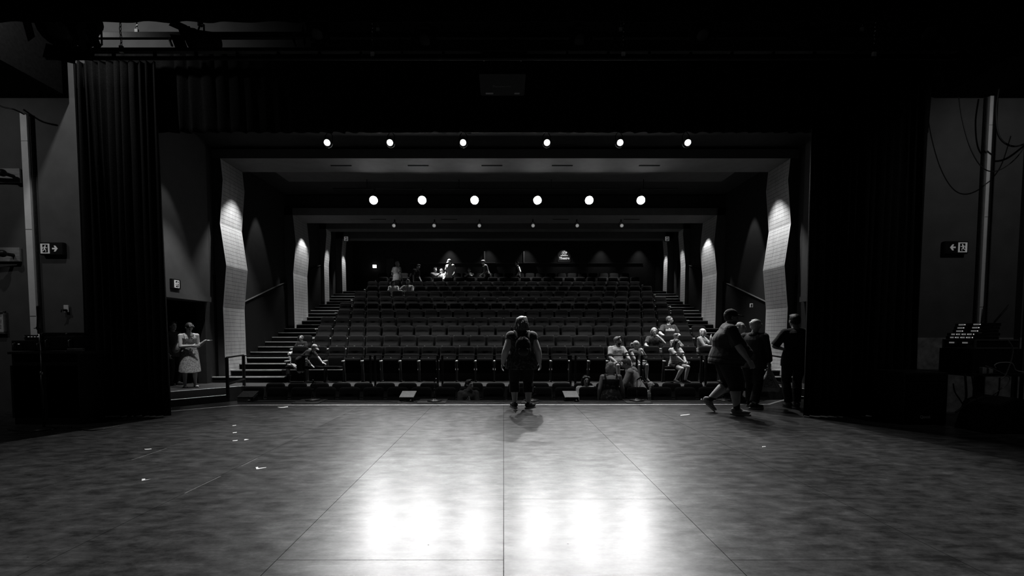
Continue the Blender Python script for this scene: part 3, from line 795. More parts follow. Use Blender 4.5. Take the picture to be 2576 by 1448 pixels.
# doors / control-room window on the rear wall
p = at(982, 690, BW-.02)
bm = B(); box(bm, (p.x, BW-.03, RROW*11+1.02), .42, .05, 2.04); struct('door_1', bm, M['bulk'])
for px in (1219, 1318):
    pb = at(px, 661, BW-.05); pt = at(px, 632, BW-.05)
    bm = B(); box(bm, (pb.x, BW-.06, (pb.z+pt.z)/2), .07, .06, pt.z-pb.z); box(bm, (pb.x+.28, BW-.10, pb.z), .62, .16, .05); struct('window_frame', bm, M['edge'])
# switches
for px, py, Y, lab, dy in ((516, 839, 13.18, 'small grey switch plate on the dark wall beside the sundress woman\'s hand', -.02), (1890, 768, 14.3, 'small pale switch box high on the dark wall above the capped man', 0)):
    q = at(px, py, Y)
    t = thing('wall_switch', lab, 'switch', q)
    bm = B(); box(bm, (0, 0, 0), .09, .03, .12, bev=.006); obj('plate', bm, M['cmid'] if px < 600 else M['pipe'], t)
    bm = B(); box(bm, (0, -.018, .01), .04, .012, .05, bev=.003); obj('rocker', bm, M['black'], t)
# ---- along the stage edge: small sloped monitors, mic stands on mats, cables
def wedge(px, py, label, flip=1, m='white', pw=36):
    c = onz(px, 1008, 0); t = thing('floor_monitor', label, 'stage monitor', (c.x, c.y, 0), 0, 'small sloped boxes along the stage edge')
    w_ = pw*c.y/F/2
    bm = B(); prism(bm, [(-w_, -.09, 0), (-w_, .11, 0), (-w_, .11, .14), (-w_, -.06, .07)], (2*w_, 0, 0)); bmesh.ops.bevel(bm, geom=bm.edges[:], offset=.006, segments=1, affect='EDGES'); obj('cabinet', bm, M['case'], t)
    sh = .035*flip
    bm = B(); prism(bm, [(-w_-sh*.3, -.065, .078), (w_-sh*.3, -.065, .078), (w_+sh, .105, .185), (-w_+sh, .105, .185)], (0, -.006, .012)); obj('lit_panel', bm, M[m], t)
    bm = B(); lathe(bm, [(.014, 0), (.014, .06)], V((w_*.6, -.085, .025)), 8, V((0, -1, 0))); obj('plug', bm, M['gcable'], t, True)
wedge(1025, 994, 'small stage-edge monitor with a pale sloping top, closest to the boy in the hoodie', .7, 'sole')
wedge(1437, 993, 'small stage-edge monitor with a pale sloping top, beside the woman with bare shoulders', -.7, 'sole')
wedge(622, 997, 'small stage-edge monitor with a dark sloping top, near the handrail', .8, 'shoedark', 40)
wedge(1873, 1000, 'small stage-edge monitor with a grey sloping top, behind the big capped man', -.7, 'cmid', 30)
def mic_stand(px, py_base, label, h, mat_px=None, clip=False):
    c = onz(px, py_base, .012); bz = .012 if mat_px else 0
    t = thing('mic_stand', label, 'microphone stand', (c.x, c.y, bz), 0, 'round-based stands along the stage edge')
    bm = B(); lathe(bm, [(.145, 0), (.150, .008), (.145, .018), (.05, .028), (.022, .05)], V((0, 0, 0)), 28); obj('base', bm, M['steel'], t, True)
    bm = B(); tube(bm, [(0, 0, .03), (0, 0, h*.55)], .011, 8, False); tube(bm, [(0, 0, h*.5), (0, 0, h)], .008, 8, False); obj('pole', bm, M['steel'], t, True)
    bm = B(); lathe(bm, [(.015, 0), (.018, .02), (.015, .05)], V((0, 0, h*.53)), 10); obj('clutch', bm, M['blackmetal'], t, True)
    bm = B(); tube(bm, [(0, 0, h), (.03, -.02, h+.03), (.05, -.10, h+.06)], [.014, .016, .021], 8); obj('microphone', bm, M['blackmetal'], t, True)
    o = cord('cable', [(.05, .0, h+.02), (.09, .02, h-.08), (.05, .02, h*.6), (.02, .015, h*.35), (.06, .02, .04), (.2, .03, .012)], .004, M['cable'], t)
    if mat_px:
        bm = B(); q = [onz(x, y, 0) for x, y in mat_px]
        prism(bm, [(p.x, p.y, 0) for p in q], (0, 0, .011))
        tag(obj('rubber_mat', bm, M['mat'], None), mat_px_label[px], 'mat', 'black mats under the stands')
mat_px_label = {787: 'black square mat under the round stand before the crouching boy', 1093: 'black square mat under the round stand before the boy in the hoodie', 1602: 'black square mat under the round stand beside the pale jacket', 1338: 'black square mat behind the shoes of the woman mid-stage'}
mic_stand(787, 1006, 'thin round-based stand on a mat in front of the crouching boy', .36, [(733, 1016), (797, 1016), (826, 1004.5), (760, 1004.5)])
mic_stand(1093, 1008, 'thin round-based stand on a mat beside the boy in the hoodie', .40, [(1048, 1014), (1120, 1014), (1127, 1004), (1058, 1004)])
mic_stand(1338, 1007.5, 'round-based stand behind the shoes of the woman standing mid-stage', .22, [(1310, 1014), (1356, 1014), (1352, 1004.5), (1318, 1004.5)])
mic_stand(1602, 1007, 'thin round-based stand on a mat beside the pale hooded jacket', .43, [(1577, 1014), (1642, 1014), (1626, 1004.5), (1564, 1004.5)])
mic_stand(1820, 1005, 'round-based stand behind the big capped man\'s trainers', .12)
z_ = .006
def floorpts(pp): return [V((onz(x, y, z_).x, onz(x, y, z_).y, z_)) for x, y in pp]
for name, pp, lab, m in (
    ('power_cable', [(606, 1008), (640, 1010), (700, 1009), (760, 1010.5), (820, 1009), (880, 1011), (960, 1010), (1005, 1011), (1026, 1008)], 'thin black cable along the stage edge before the crouching boy', 'cable'),
    ('power_cable', [(1000, 1012), (1020, 1009), (1034, 1006), (1050, 1010), (1120, 1009), (1180, 1012), (1250, 1012.5), (1330, 1010), (1400, 1011)], 'pale coiled cable running from the monitor near the boy in the hoodie', 'gcable'),
    ('power_cable', [(1404, 1011), (1440, 1010), (1448, 1005), (1458, 1009), (1500, 1010), (1560, 1010), (1640, 1009), (1720, 1010), (1790, 1009), (1850, 1010)], 'pale cable along the stage edge before the bearded man', 'gcable'),
    ('power_cable', [(1860, 1009), (1875, 1006), (1885, 1010), (1905, 1009), (1925, 1006)], 'short cable looped beside the plastic-bag carrier', 'cable')):
    tag(cord(name, floorpts(pp), .006, M[m]), lab, 'cable')
# ---- tape marks on the stage floor
TAPE = [([(697, 1023.8), (712, 1023.2), (724, 1021.2), (725, 1023.6), (713, 1025.2), (706, 1025.4)], 'white tape mark just inside the white line by the crouching boy'),
 ([(584.5, 1069.6), (594, 1068.2), (594, 1069.8), (585, 1071)], 'short tape dash, uppermost of three in a column near the dark curtain'),
 ([(585.5, 1087.4), (596, 1086), (595, 1088), (586, 1089)], 'short tape dash, middle one of three in a column near the dark curtain'),
 ([(585, 1107.6), (598, 1106), (597, 1108), (585.5, 1109)], 'short tape dash, lowest of three in a column near the dark curtain'),
 ([(614.5, 1104.6), (620, 1104.2), (627, 1105), (619, 1106.4), (614.5, 1107)], 'small tape tick beside the column of three dashes'),
 ([(363, 1129), (369, 1128.8), (381, 1128), (381, 1129.6), (370, 1130.6), (365, 1130.6)], 'flat tape corner near the foot of the dark curtain'),
 ([(357, 1204), (365.5, 1203.4), (364.5, 1206.2), (380, 1205), (364, 1207.6), (356.5, 1209)], 'pale L-shaped tape corner out on the dim side of the stage'),
 ([(643, 1174.8), (649, 1173.8), (650, 1177), (670, 1174.8), (669, 1176), (652, 1179), (645, 1180)], 'pale L-shaped tape corner closest to the bright floor'),
 ([(1712, 1043.6), (1735, 1041), (1735, 1042.2), (1712, 1045)], 'thin tape strip on the floor between the two standing figures'),
 ([(1917, 1122.6), (1926, 1122), (1926, 1123), (1917.5, 1124)], 'tiny tape scrap beyond the big capped man\'s shadow')]
for pts, lab in TAPE:
    bm = B(); prism(bm, [onz(x, y, .0005) for x, y in pts], (0, 0, .0015))
    tag(obj('tape_mark', bm, M['tape'], None), lab, 'tape mark', 'tape marks on the stage')
# long pale scratches / joint lines on the dim side of the floor
for pts in ([(330, 1157), (420, 1127)], [(465, 1240), (555, 1197)], [(607, 1172), (648, 1152)]):
    a, b = onz(*pts[0]), onz(*pts[1]); bm = B(); d = V((.004, 0, 0))
    prism(bm, [a-d, b-d, b+d, a+d], (0, 0, .001)); struct('floor_line', bm, M['cmid'])
# ================================================================== PEOPLE
def ik(a, t, l1, l2, pole):
    d = t-a; Ln = d.length
    if Ln > (l1+l2)*.995: d = d*((l1+l2)*.995/Ln); t = a+d; Ln = d.length
    if Ln < abs(l1-l2)+.03: d = d.normalized()*(abs(l1-l2)+.03); t = a+d; Ln = d.length
    x = (l1*l1-l2*l2+Ln*Ln)/(2*Ln); h = sqrt(max(l1*l1-x*x, 0)); u = d.normalized()
    p = V(pole); p = p-u*p.dot(u)
    if p.length < 1e-4: p = ring_frame(u)[0]
    return a+u*x+p.normalized()*h, t
TORSO = [(-.115, .120, .085), (-.06, .160, .112), (.0, .170, .120), (.07, .158, .112), (.15, .140, .100), (.23, .143, .104), (.30, .155, .112), (.37, .166, .112), (.425, .165, .096), (.46, .125, .075), (.485, .075, .06)]
class Person:
    """one continuous skinned figure; local axes l (its left), f (forward), z (up)"""
    def __init__(s, label, base, yaw, H=1.7, gw=1.0, gd=1.0, gl=1.0, ga=1.0, hs=1.0, vox=.011, skin='skin', sit=False, lean=0.0, side=0.0, twist=0.0,
                 hy=0.0, hp=0.0, wL=None, wR=None, eL=None, eR=None, aL=None, aR=None, kL=None, kR=None, handL=None, handR=None, footL=None, footR=None,
                 pel=None, belly=0.0, sw=1.0, group=None, fingers=True, bare=False, face=True, sht=.425):
        s.k = k = H/1.7; s.vox = vox; s.gw, s.gd, s.gl, s.ga = gw, gd, gl, ga
        base = V(base); s.base = base
        s.root = thing('person', label, 'person', base, 0, group)
        cy, sy = cos(R(yaw)), sin(R(yaw))
        s.Fv = V((sy, -cy, 0)); s.Lv = V((cy, sy, 0)); s.Z = V((0, 0, 1))
        P = lambda l, f, z: (s.Lv*l + s.Fv*f)*k + s.Z*z*k
        s.P = P
        pel = pel or ((0, 0, .53) if sit else (0, 0, .93))
        s.pel = P(*pel)
        s.up = (s.Z*cos(R(lean)) + s.Fv*sin(R(lean))); s.up = (s.up*cos(R(side)) + s.Lv*sin(R(side))).normalized()
        # chest axes with twist
        hl0 = (s.Lv - s.up*s.Lv.dot(s.up)).normalized()
        q = Quaternion(s.up, R(twist)); s.hipL = hl0; s.chL = q @ hl0
        s.chF = s.chL.cross(s.up)
        s.fw = s.chF
        sh = .175*sw
        T = lambda t: s.pel + s.up*t*k
        s.T = T
        s.shL = T(sht)+s.chL*sh*k; s.shR = T(sht)-s.chL*sh*k
        s.hL_ = s.pel + s.hipL*.092*k*min(gw, 1.25) - s.up*.03*k; s.hR_ = s.pel - s.hipL*.092*k*min(gw, 1.25) - s.up*.03*k
        UA, FA, TH_, SH = .285*k, .25*k, .43*k, .405*k
        def dflt(v, d): return P(*(v if v is not None else d))
        if sit:
            wl, wr = (.16, .33, .60), (-.16, .33, .60); al, ar = (.11, .50, .085), (-.11, .50, .085)
        else:
            wl, wr = (.27*max(gw, .9), .04, .83), (-.27*max(gw, .9), .04, .83); al, ar = (.10, 0, .085), (-.10, 0, .085)
        s.elL, s.wrL = ik(s.shL, dflt(wL, wl), UA, FA, P(*(eL or (.5, -1, -.3)))); s.elR, s.wrR = ik(s.shR, dflt(wR, wr), UA, FA, P(*(eR or (-.5, -1, -.3))))
        s.knL, s.anL = ik(s.hL_, dflt(aL, al), TH_, SH, P(*(kL or (.1, 1, .25)))); s.knR, s.anR = ik(s.hR_, dflt(aR, ar), TH_, SH, P(*(kR or (-.1, 1, .25))))
        # head axes
        q = Quaternion(s.Z, R(hy)); f0 = (s.Fv + (s.chF-s.Fv)*.5).normalized(); l0 = s.Z.cross(f0)*1
        l0 = (s.Lv if l0.length < .1 else l0).normalized()
        if l0.dot(s.Lv) < 0: l0 = -l0
        s.hF = q @ V((f0.x, f0.y, 0)).normalized(); s.hLx = q @ l0
        s.hLx = (s.hLx - s.hF*s.hLx.dot(s.hF)).normalized()
        q2 = Quaternion(s.hLx, R(hp)) if True else None
        upz = (s.Z*.75 + s.up*.25).normalized()
        fz = s.hF.copy(); s.hF = (fz*cos(R(hp)) - s.Z*sin(R(hp))).normalized()
        s.hU = (s.Z*cos(R(hp)) + fz*sin(R(hp))).normalized()
        s.hLx = s.hLx.normalized(); s.hk = k*hs
        nb = T(.475); ndir = (s.up*.6 + s.Z*.4 + s.hF*.22).normalized()
        s.hc = nb + ndir*.165*k*(.5+.5*hs)
        s.nb = nb
        # ---- body
        bm = B(); s.torso(bm, 0.0, -.115, .5, belly)
        for a, b_, c in ((s.shL, s.elL, s.wrL), (s.shR, s.elR, s.wrR)):
            r = k*ga
            m1 = a.lerp(b_, .45); m2 = b_.lerp(c, .3)
            tube(bm, [a, m1, b_], [.054*r, .048*r, .040*r], 12); tube(bm, [b_, m2, c], [.040*r, .041*r, .027*k*(.6+.4*ga)], 12)
        for a, b_, c in ((s.hL_, s.knL, s.anL), (s.hR_, s.knR, s.anR)):
            r = k*gl
            tube(bm, [a, a.lerp(b_, .4), b_], [.088*r, .078*r, .056*r], 14)
            cb = -(s.kdir(a, b_, c))*.012*k
            tube(bm, [b_, b_.lerp(c, .32)+cb, b_.lerp(c, .75)+cb*.4, c], [.054*r, .057*r, .040*r, .036*k*(.7+.3*gl)], 14)
        s.feet = []
        for an, kn, fd in ((s.anL, s.knL, footL), (s.anR, s.knR, footR)):
            d = P(*fd).normalized() if fd else s.Fv
            s.feet.append((an, d))
            fu = (s.Z - d*d.z).normalized(); fl = d.cross(fu)
            ell(bm, an+d*.055*k-fu*.045*k, fl*.042*k, d*.125*k, fu*.036*k); ell(bm, an-d*.025*k-fu*.035*k, fl*.035*k, d*.05*k, fu*.045*k)
        s.hand(bm, s.elL, s.wrL, handL, 1, fingers); s.hand(bm, s.elR, s.wrR, handR, -1, fingers)
        s.head(bm)
        s.body = s.fz('body', bm, skin)
        if face: s.face()
    def kdir(s, a, b, c):
        m = a.lerp(c, .5); d = b-m
        return d.normalized() if d.length > .02 else s.Fv
    def fz(s, name, bm, m, parent=None, vox=None, smooth=2):
        o = fuse(name, bm, vox or s.vox, M[m] if isinstance(m, str) else m, parent or s.root, smooth); return o
    def torso(s, bm, inf, t0, t1, belly=0.0, flare=0.0):
        secs = []; k = s.k; n = 26
        s.bel = belly
        def wd(t):
            for (a, w0, d0), (b_, w1, d1) in zip(TORSO, TORSO[1:]):
                if a <= t <= b_:
                    u = (t-a)/(b_-a); return w0+(w1-w0)*u, d0+(d1-d0)*u
            return (TORSO[0][1:] if t < TORSO[0][0] else TORSO[-1][1:])
        for i in range(n+1):
            t = t0+(t1-t0)*i/n
            w_, d_ = wd(t)
            if t < -.03 and inf > 0: w_, d_ = .172, .122
            elif t < -.115: w_, d_ = .150, .108
            fl = flare*max(0, (.15-t))
            gwf = 1+(s.gw-1)*max(.15, min(1, (.47-t)/.12)); gdf = 1+(s.gd-1)*max(.2, min(1, (.46-t)/.2))
            mix = max(0, min(1, t/.35)); lx = (s.hipL*(1-mix)+s.chL*mix).normalized(); fx = lx.cross(s.up)
            bel = belly*math.exp(-((t-.10)/.14)**2)
            fo = fx if fx.dot(s.Fv) > 0 else -fx
            c = s.T(t) + fo*bel*.5*k
            secs.append((c, lx*(w_*gwf*k+inf+fl), fx*(d_*gdf*k+inf+fl+bel*.5*k)))
        loft(bm, secs, 22)
        if inf >= 0 and t1 > .43:
            for p, sg in ((s.shL, 1), (s.shR, -1)):
                qa = max(1, s.ga*.97); ell(bm, p, s.chL*(.058*k*qa+inf), s.chF*(.058*k*qa+inf), s.up*(.056*k*qa+inf))
                tube(bm, [s.T(.455), p], [.06*k+inf*.7, .05*k+inf*.8], 12)
                if s.gw > 1.3: tube(bm, [s.T(.43), p-s.up*.02*k], [.105*k+inf, .075*k+inf], 14)
    def hand(s, bm, el, wr, spec, sg, fingers):
        k = s.k; d = (wr-el).normalized(); curl = .5; spread = .05
        pn = None
        if spec:
            if spec.get('dir'): d = s.P(*spec['dir']).normalized()
            if spec.get('palm'): pn = s.P(*spec['palm']).normalized()
            curl = spec.get('curl', .5); spread = spec.get('spread', .05)
        if pn is None: pn = (s.chL*-sg*.8 + s.Fv*-.2)
        pn = (pn - d*pn.dot(d))
        pn = pn.normalized() if pn.length > .05 else ring_frame(d)[0]
        ac = d.cross(pn).normalized()
        # thumb lies on the forward/up side
        tside = ac if ac.dot(s.Fv + s.Z*.5) > 0 else -ac
        c = wr + d*.05*k
        ell(bm, c, tside*.042*k, d*.058*k, pn*.018*k, 12, 8)
        tube(bm, [wr-d*.02*k, wr+d*.025*k], [.027*k, .028*k], 10, True, .8)
        rf = max(.0088*k, s.vox*.78)
        if not fingers: return
        for i, (o, l) in enumerate(((.030, .072), (.011, .082), (-.010, .076), (-.029, .060))):
            b0 = wr + d*.092*k + tside*o*k*(1+spread*2)
            dd = (d + tside*o*8*spread).normalized()
            a1 = curl*(.5+.12*i); a2 = curl*(1.25+.1*i)
            p1 = b0 + (dd*cos(a1)+pn*sin(a1))*l*.5*k; p2 = p1 + (dd*cos(a2)+pn*sin(a2))*l*.5*k
            tube(bm, [b0-dd*.02*k, b0, p1, p2], [rf*1.05, rf, rf*.95, rf*.85], 8)
        t0 = wr + d*.025*k + tside*.030*k
        td = (d*.7 + tside*(.75-.4*curl) + pn*(.25+.4*curl)).normalized()
        t1 = t0+td*.038*k; t2 = t1+(td*.6+d*.6+pn*curl*.4).normalized()*.030*k
        tube(bm, [t0, t1, t2], [rf*1.25, rf*1.1, rf*.9], 8)
    def head(s, bm):
        k = s.hk; H, Fx, Lx, U = s.hc, s.hF, s.hLx, s.hU
        tube(bm, [s.nb-s.up*.03*s.k, s.nb.lerp(H, .35), H-U*.05*k], [.062*s.k*(.7+.3*s.ga), .054*s.k*(.8+.2*s.ga), .052*s.k], 14)
        ell(bm, H+U*.018*k-Fx*.008*k, Lx*.076*k, Fx*.096*k, U*.100*k, 18, 12)
        ell(bm, H-U*.050*k+Fx*.026*k, Lx*.056*k, Fx*.062*k, U*.062*k, 16, 10)
        ell(bm, H-U*.090*k+Fx*.062*k, Lx*.026*k, Fx*.022*k, U*.022*k, 12, 8)
        ell(bm, H-U*.010*k+Fx*.050*k, Lx*.062*k, Fx*.040*k, U*.045*k, 14, 8)
        ell(bm, H+U*.022*k+Fx*.080*k, Lx*.050*k, Fx*.014*k, U*.012*k, 12, 6)
        tube(bm, [H+U*.012*k+Fx*.086*k, H-U*.018*k+Fx*.102*k, H-U*.030*k+Fx*.106*k], [.010*k, .012*k, .014*k], 10)
        ell(bm, H-U*.036*k+Fx*.094*k, Lx*.020*k, Fx*.012*k, U*.010*k, 10, 6)
        ell(bm, H-U*.062*k+Fx*.084*k, Lx*.026*k, Fx*.012*k, U*.012*k, 10, 6)
        for sg in (1, -1):
            ell(bm, H+Lx*sg*.078*k-Fx*.006*k-U*.006*k, Lx*.010*k, Fx*.019*k, U*.030*k, 10, 6)
    def face(s):
        k = s.hk; H, Fx, Lx, U = s.hc, s.hF, s.hLx, s.hU
        for sg in (1, -1):
            bm = B(); ell(bm, H+U*.006*k+Fx*.087*k+Lx*sg*.031*k, Lx*.015*k, Fx*.009*k, U*.0075*k, 10, 6); obj('eye', bm, M['eye'], s.root, True)
            bm = B(); tube(bm, [H+U*.024*k+Fx*.094*k+Lx*sg*.014*k, H+U*.029*k+Fx*.091*k+Lx*sg*.032*k, H+U*.022*k+Fx*.080*k+Lx*sg*.052*k], [.005*k, .0055*k, .003*k], 6); obj('eyebrow', bm, M['hairmid'], s.root, True)
        bm = B(); tube(bm, [H-U*.064*k+Fx*.087*k+Lx*.026*k, H-U*.063*k+Fx*.0975*k, H-U*.064*k+Fx*.087*k-Lx*.026*k], [.004*k, .0075*k, .004*k], 8); obj('mouth', bm, M['lip'], s.root, True)
    # ---- hair
    def hair(s, style, m='hairdark', vox=None, g=1.0):
        k = s.hk*g; H, Fx, Lx, U = s.hc, s.hF, s.hLx, s.hU; bm = B(); rnd = random.Random(len(s.root['label']))
        cap = lambda g=1.0: ell(bm, H+U*.034*k-Fx*.022*k, Lx*.086*k*g, Fx*.098*k*g, U*.096*k*g, 18, 12)
        def back(z0, w_, d_=.05, ff=-.045): ell(bm, H-U*z0*k+Fx*ff*k, Lx*w_*k, Fx*d_*k, U*(z0+.06)*k, 16, 10)
        def sides(z0=.01, w_=.030):
            for sg in (1, -1): ell(bm, H+U*z0*k-Fx*.028*k+Lx*sg*.058*k, Lx*.026*k, Fx*.058*k, U*.062*k, 12, 8)
        if style == 'short':
            cap(1.01); sides(); ell(bm, H-U*.02*k-Fx*.055*k, Lx*.074*k, Fx*.05*k, U*.06*k)
            for i in range(14):
                a = rnd.uniform(-1, 1); f_ = rnd.uniform(-.04, .05)
                tube(bm, [H+U*(.105-.3*a*a*.08)*k+Fx*f_*k+Lx*a*.05*k, H+U*(.128-.03*a*a)*k+Fx*(f_+.03)*k+Lx*(a*.055)*k], [.024*k, .014*k], 7)
        elif style == 'crop': cap(.975); sides(); ell(bm, H-U*.015*k-Fx*.055*k, Lx*.072*k, Fx*.045*k, U*.05*k)
        elif style == 'mop':
            cap(1.06)
            for i in range(26):
                a = rnd.uniform(0, 2*pi); e = rnd.uniform(.0, 1.2); d = Lx*cos(a)*cos(e)+Fx*sin(a)*cos(e)+U*sin(e)
                if d.dot(Fx) > .75: continue
                p = H+U*.03*k-Fx*.02*k+d*.085*k; tube(bm, [p-d*.01*k, p+d*.010*k+Lx*rnd.uniform(-.02, .02)*k, p+d*.012*k-U*.03*k], [.026*k, .022*k, .014*k], 7)
            ell(bm, H-U*.03*k-Fx*.06*k, Lx*.07*k, Fx*.045*k, U*.06*k)
        elif style in ('bob', 'shoulder', 'long'):
            cap(1.04); dn = {'bob': .09, 'shoulder': .15, 'long': .30}[style]
            back(dn*.55, .085, .062, -.045)
            for sg in (1, -1): tube(bm, [H+U*.06*k+Lx*sg*.072*k, H-U*.03*k+Lx*sg*.088*k-Fx*.01*k, H-U*dn*k+Lx*sg*(.08 if style != 'long' else .10)*k-Fx*.0*k, H-U*(dn+.03)*k+Lx*sg*.075*k], [.03*k, .034*k, .03*k, .012*k], 10)
            for i in range(8):
                x = -.07+.02*i; tube(bm, [H+Lx*x*k-Fx*.085*k, H-U*dn*.8*k+Lx*x*1.1*k-Fx*.08*k, H-U*(dn+.035)*k+Lx*(x*1.15+rnd.uniform(-.01, .01))*k-Fx*.075*k], [.026*k, .024*k, .009*k], 7)
        elif style == 'tousled':
            cap(1.06); back(.05, .098, .072, -.04)
            for i in range(60):
                a = rnd.uniform(0, 2*pi); d = Lx*cos(a)+Fx*sin(a)
                if d.dot(Fx) > .3: continue
                z0 = rnd.uniform(.0, .10); o = rnd.uniform(.9, 1.12)
                p0 = H+U*z0*k-Fx*.02*k+d*.070*k; p1 = H+U*(z0-.06)*k-Fx*.03*k+d*.092*o*k; p2 = H+U*(z0-.115)*k-Fx*.03*k+d*(.085+.03*rnd.random())*k+Lx*rnd.uniform(-.015, .015)*k
                tube(bm, [p0, p1, p2], [.026*k, .020*k, .008*k], 7)
        elif style == 'pony':
            cap(1.0); ell(bm, H-U*.02*k-Fx*.06*k, Lx*.07*k, Fx*.045*k, U*.05*k)
            b0 = H+U*.03*k-Fx*.115*k
            tube(bm, [b0, b0-Fx*.045*k-U*.005*k, b0-Fx*.06*k-U*.06*k, b0-Fx*.05*k-U*.13*k], [.024*k, .036*k, .034*k, .012*k], 10)
        elif style == 'bun': cap(1.0); ell(bm, H+U*.09*k-Fx*.10*k, Lx*.04*k, Fx*.04*k, U*.04*k)
        return s.fz('hair', bm, m, vox=vox or min(s.vox, .009))
    def beard(s, m='hairdark'):
        k = s.hk; H, Fx, Lx, U = s.hc, s.hF, s.hLx, s.hU; bm = B()
        ell(bm, H-U*.078*k+Fx*.040*k, Lx*.060*k, Fx*.062*k, U*.048*k, 14, 8)
        return s.fz('beard', bm, m, vox=.008)
    def glasses(s):
        k = s.hk; H, Fx, Lx, U = s.hc, s.hF, s.hLx, s.hU; bm = B()
        for sg in (1, -1):
            c = H+U*.006*k+Fx*.104*k+Lx*sg*.034*k
            pts = [c+Lx*.024*k*cos(a)+U*.018*k*sin(a) for a in [2*pi*i/14 for i in range(15)]]; tube(bm, pts, .0028, 6)
            tube(bm, [c+Lx*sg*.024*k, H+Lx*sg*.083*k+Fx*.07*k+U*.008*k, H+Lx*sg*.085*k-Fx*.02*k+U*.008*k], .0028, 6)
        tube(bm, [H+U*.008*k+Fx*.106*k+Lx*.010*k, H+U*.008*k+Fx*.106*k-Lx*.010*k], .0028, 6)
        return obj('glasses', bm, M['black'], s.root, True)
    def capp(s, m='black', back_=False):
        k = s.hk; H, Fx, Lx, U = s.hc, s.hF, s.hLx, s.hU; bm = B()
        f = -1 if back_ else 1
        ell(bm, H+U*.052*k-Fx*.010*k, Lx*.088*k, Fx*.104*k, U*.085*k, 18, 12)
        secs = []
        c0 = H+U*.050*k
        for i in range(7):
            t = i/6; w_ = .078*sqrt(max(0, 1-(t*.93)**2.4))
            secs.append((c0+Fx*f*(.07+.115*t)*k-U*(.004+.016*t*t)*k, Lx*max(w_, .01)*k, U*.0075*k))
        loft(bm, secs, 14)
        o = s.fz('cap', bm, m, vox=min(s.vox, .0075))
        bm = B(); ell(bm, H+U*.137*k-Fx*.01*k, Lx*.011*k, Fx*.011*k, U*.006*k, 8, 5); obj('cap_button', bm, M[m], o, True)
        return o
    # ---- clothing
    def shirt(s, m, sleeve=.62, hem=-.12, inf=.014, name='shirt', neck=.475, flare=0.0, rag=0.0, sinf=.010):
        bm = B(); s.torso(bm, inf, hem, neck, s.bel, flare); k = s.k
        if sleeve > 0:
            for a, b_, c in ((s.shL, s.elL, s.wrL), (s.shR, s.elR, s.wrR)):
                r = k*s.ga
                if sleeve <= 1: tube(bm, [a, a.lerp(b_, sleeve*.5), a.lerp(b_, sleeve)], [.058*r+sinf, .055*r+sinf, .050*r+sinf*1.6], 14, False)
                else:
                    e = b_.lerp(c, sleeve-1)
                    tube(bm, [a, b_, b_.lerp(e, .5), e], [.058*r+sinf, .046*r+sinf*1.2, .044*r+sinf*1.2, .032*r+sinf*1.2], 14, False)
                    ell(bm, b_, s.Lv*(.050*r+sinf), s.Fv*(.050*r+sinf), s.Z*(.050*r+sinf))
        s.sh_ = s.fz(name, bm, m)
        return s.sh_
    def pants(s, m, ln=2.0, inf=.012, top=.06, name='trousers', cuff=0.0):
        bm = B(); s.torso(bm, inf, -.13, top, s.bel); k = s.k
        for a, b_, c in ((s.hL_, s.knL, s.anL), (s.hR_, s.knR, s.anR)):
            r = k*s.gl
            if ln <= 1: tube(bm, [a, a.lerp(b_, .4), a.lerp(b_, ln)], [.092*r+inf, .084*r+inf, (.084-.028*ln)*r+inf*1.5+cuff], 16, False)
            else:
                e = b_.lerp(c, ln-1)
                tube(bm, [a, a.lerp(b_, .4), b_], [.092*r+inf, .082*r+inf, .060*r+inf], 16, True)
                tube(bm, [b_, b_.lerp(e, .4), e], [.060*r+inf, .060*r+inf*1.2, (.060-.018*(ln-1))*r+inf*1.5+cuff], 16, False)
        return s.fz(name, bm, m)
    def shoes(s, m='shoe', sole='sole', sock=None):
        k = s.k
        for (an, d), kn in zip(s.feet, (s.knL, s.knR)):
            fu = (s.Z - d*d.z).normalized(); fl = d.cross(fu); bm = B()
            ell(bm, an+d*.058*k-fu*.040*k, fl*.050*k, d*.145*k, fu*.040*k, 16, 10); ell(bm, an-d*.025*k-fu*.02*k, fl*.045*k, d*.065*k, fu*.055*k, 14, 8)
            ell(bm, an+d*.03*k-fu*.015*k, fl*.040*k, d*.07*k, fu*.038*k, 14, 8)
            o = s.fz('shoe', bm, m, vox=min(s.vox, .009))
            bm = B()
            secs = [(an+d*x*k-fu*.075*k, fl*w_*k, d*0) for x, w_ in ()]
            pts = [an-fu*.062*k+d*(.052+.152*cos(a))*k+fl*(.048+.006*cos(a))*sin(a)*k for a in [2*pi*i/20 for i in range(20)]]
            prism(bm, pts, -fu*.024*k); obj('sole', bm, M[sole], o)
            if sock:
                sb = B(); tube(sb, [an-fu*.01*k, an.lerp(kn, .28)], [.042*k*(.7+.3*s.gl), .046*k*(.6+.4*s.gl)], 14, False); s.fz('sock', sb, sock)
    def skirt(s, m, z_hem, inf=.02, flare=.05, name='dress', t_top=.40, straps=True):
        """knee-length dress closed at bust and hem"""
        bm = B(); s.torso(bm, .012, -.05, t_top, s.bel); k = s.k
        mid = (s.knL+s.knR)/2; secs = []
        for i in range(9):
            t = i/8; c = s.T(.05).lerp(V((mid.x, mid.y, z_hem)), t)
            secs.append((c, s.hipL*(.165*s.gw*k+inf+flare*t), s.hipL.cross(s.up)*(.12*s.gd*k+inf+flare*t)))
        loft(bm, secs, 22)
        o = s.fz(name, bm, m)
        return o
    def bvh(s, o=None):
        o = o or s.sh_; dg = bpy.context.evaluated_depsgraph_get()
        return BVHTree.FromPolygons([v.co.copy() for v in o.data.vertices], [tuple(p.vertices) for p in o.data.polygons])
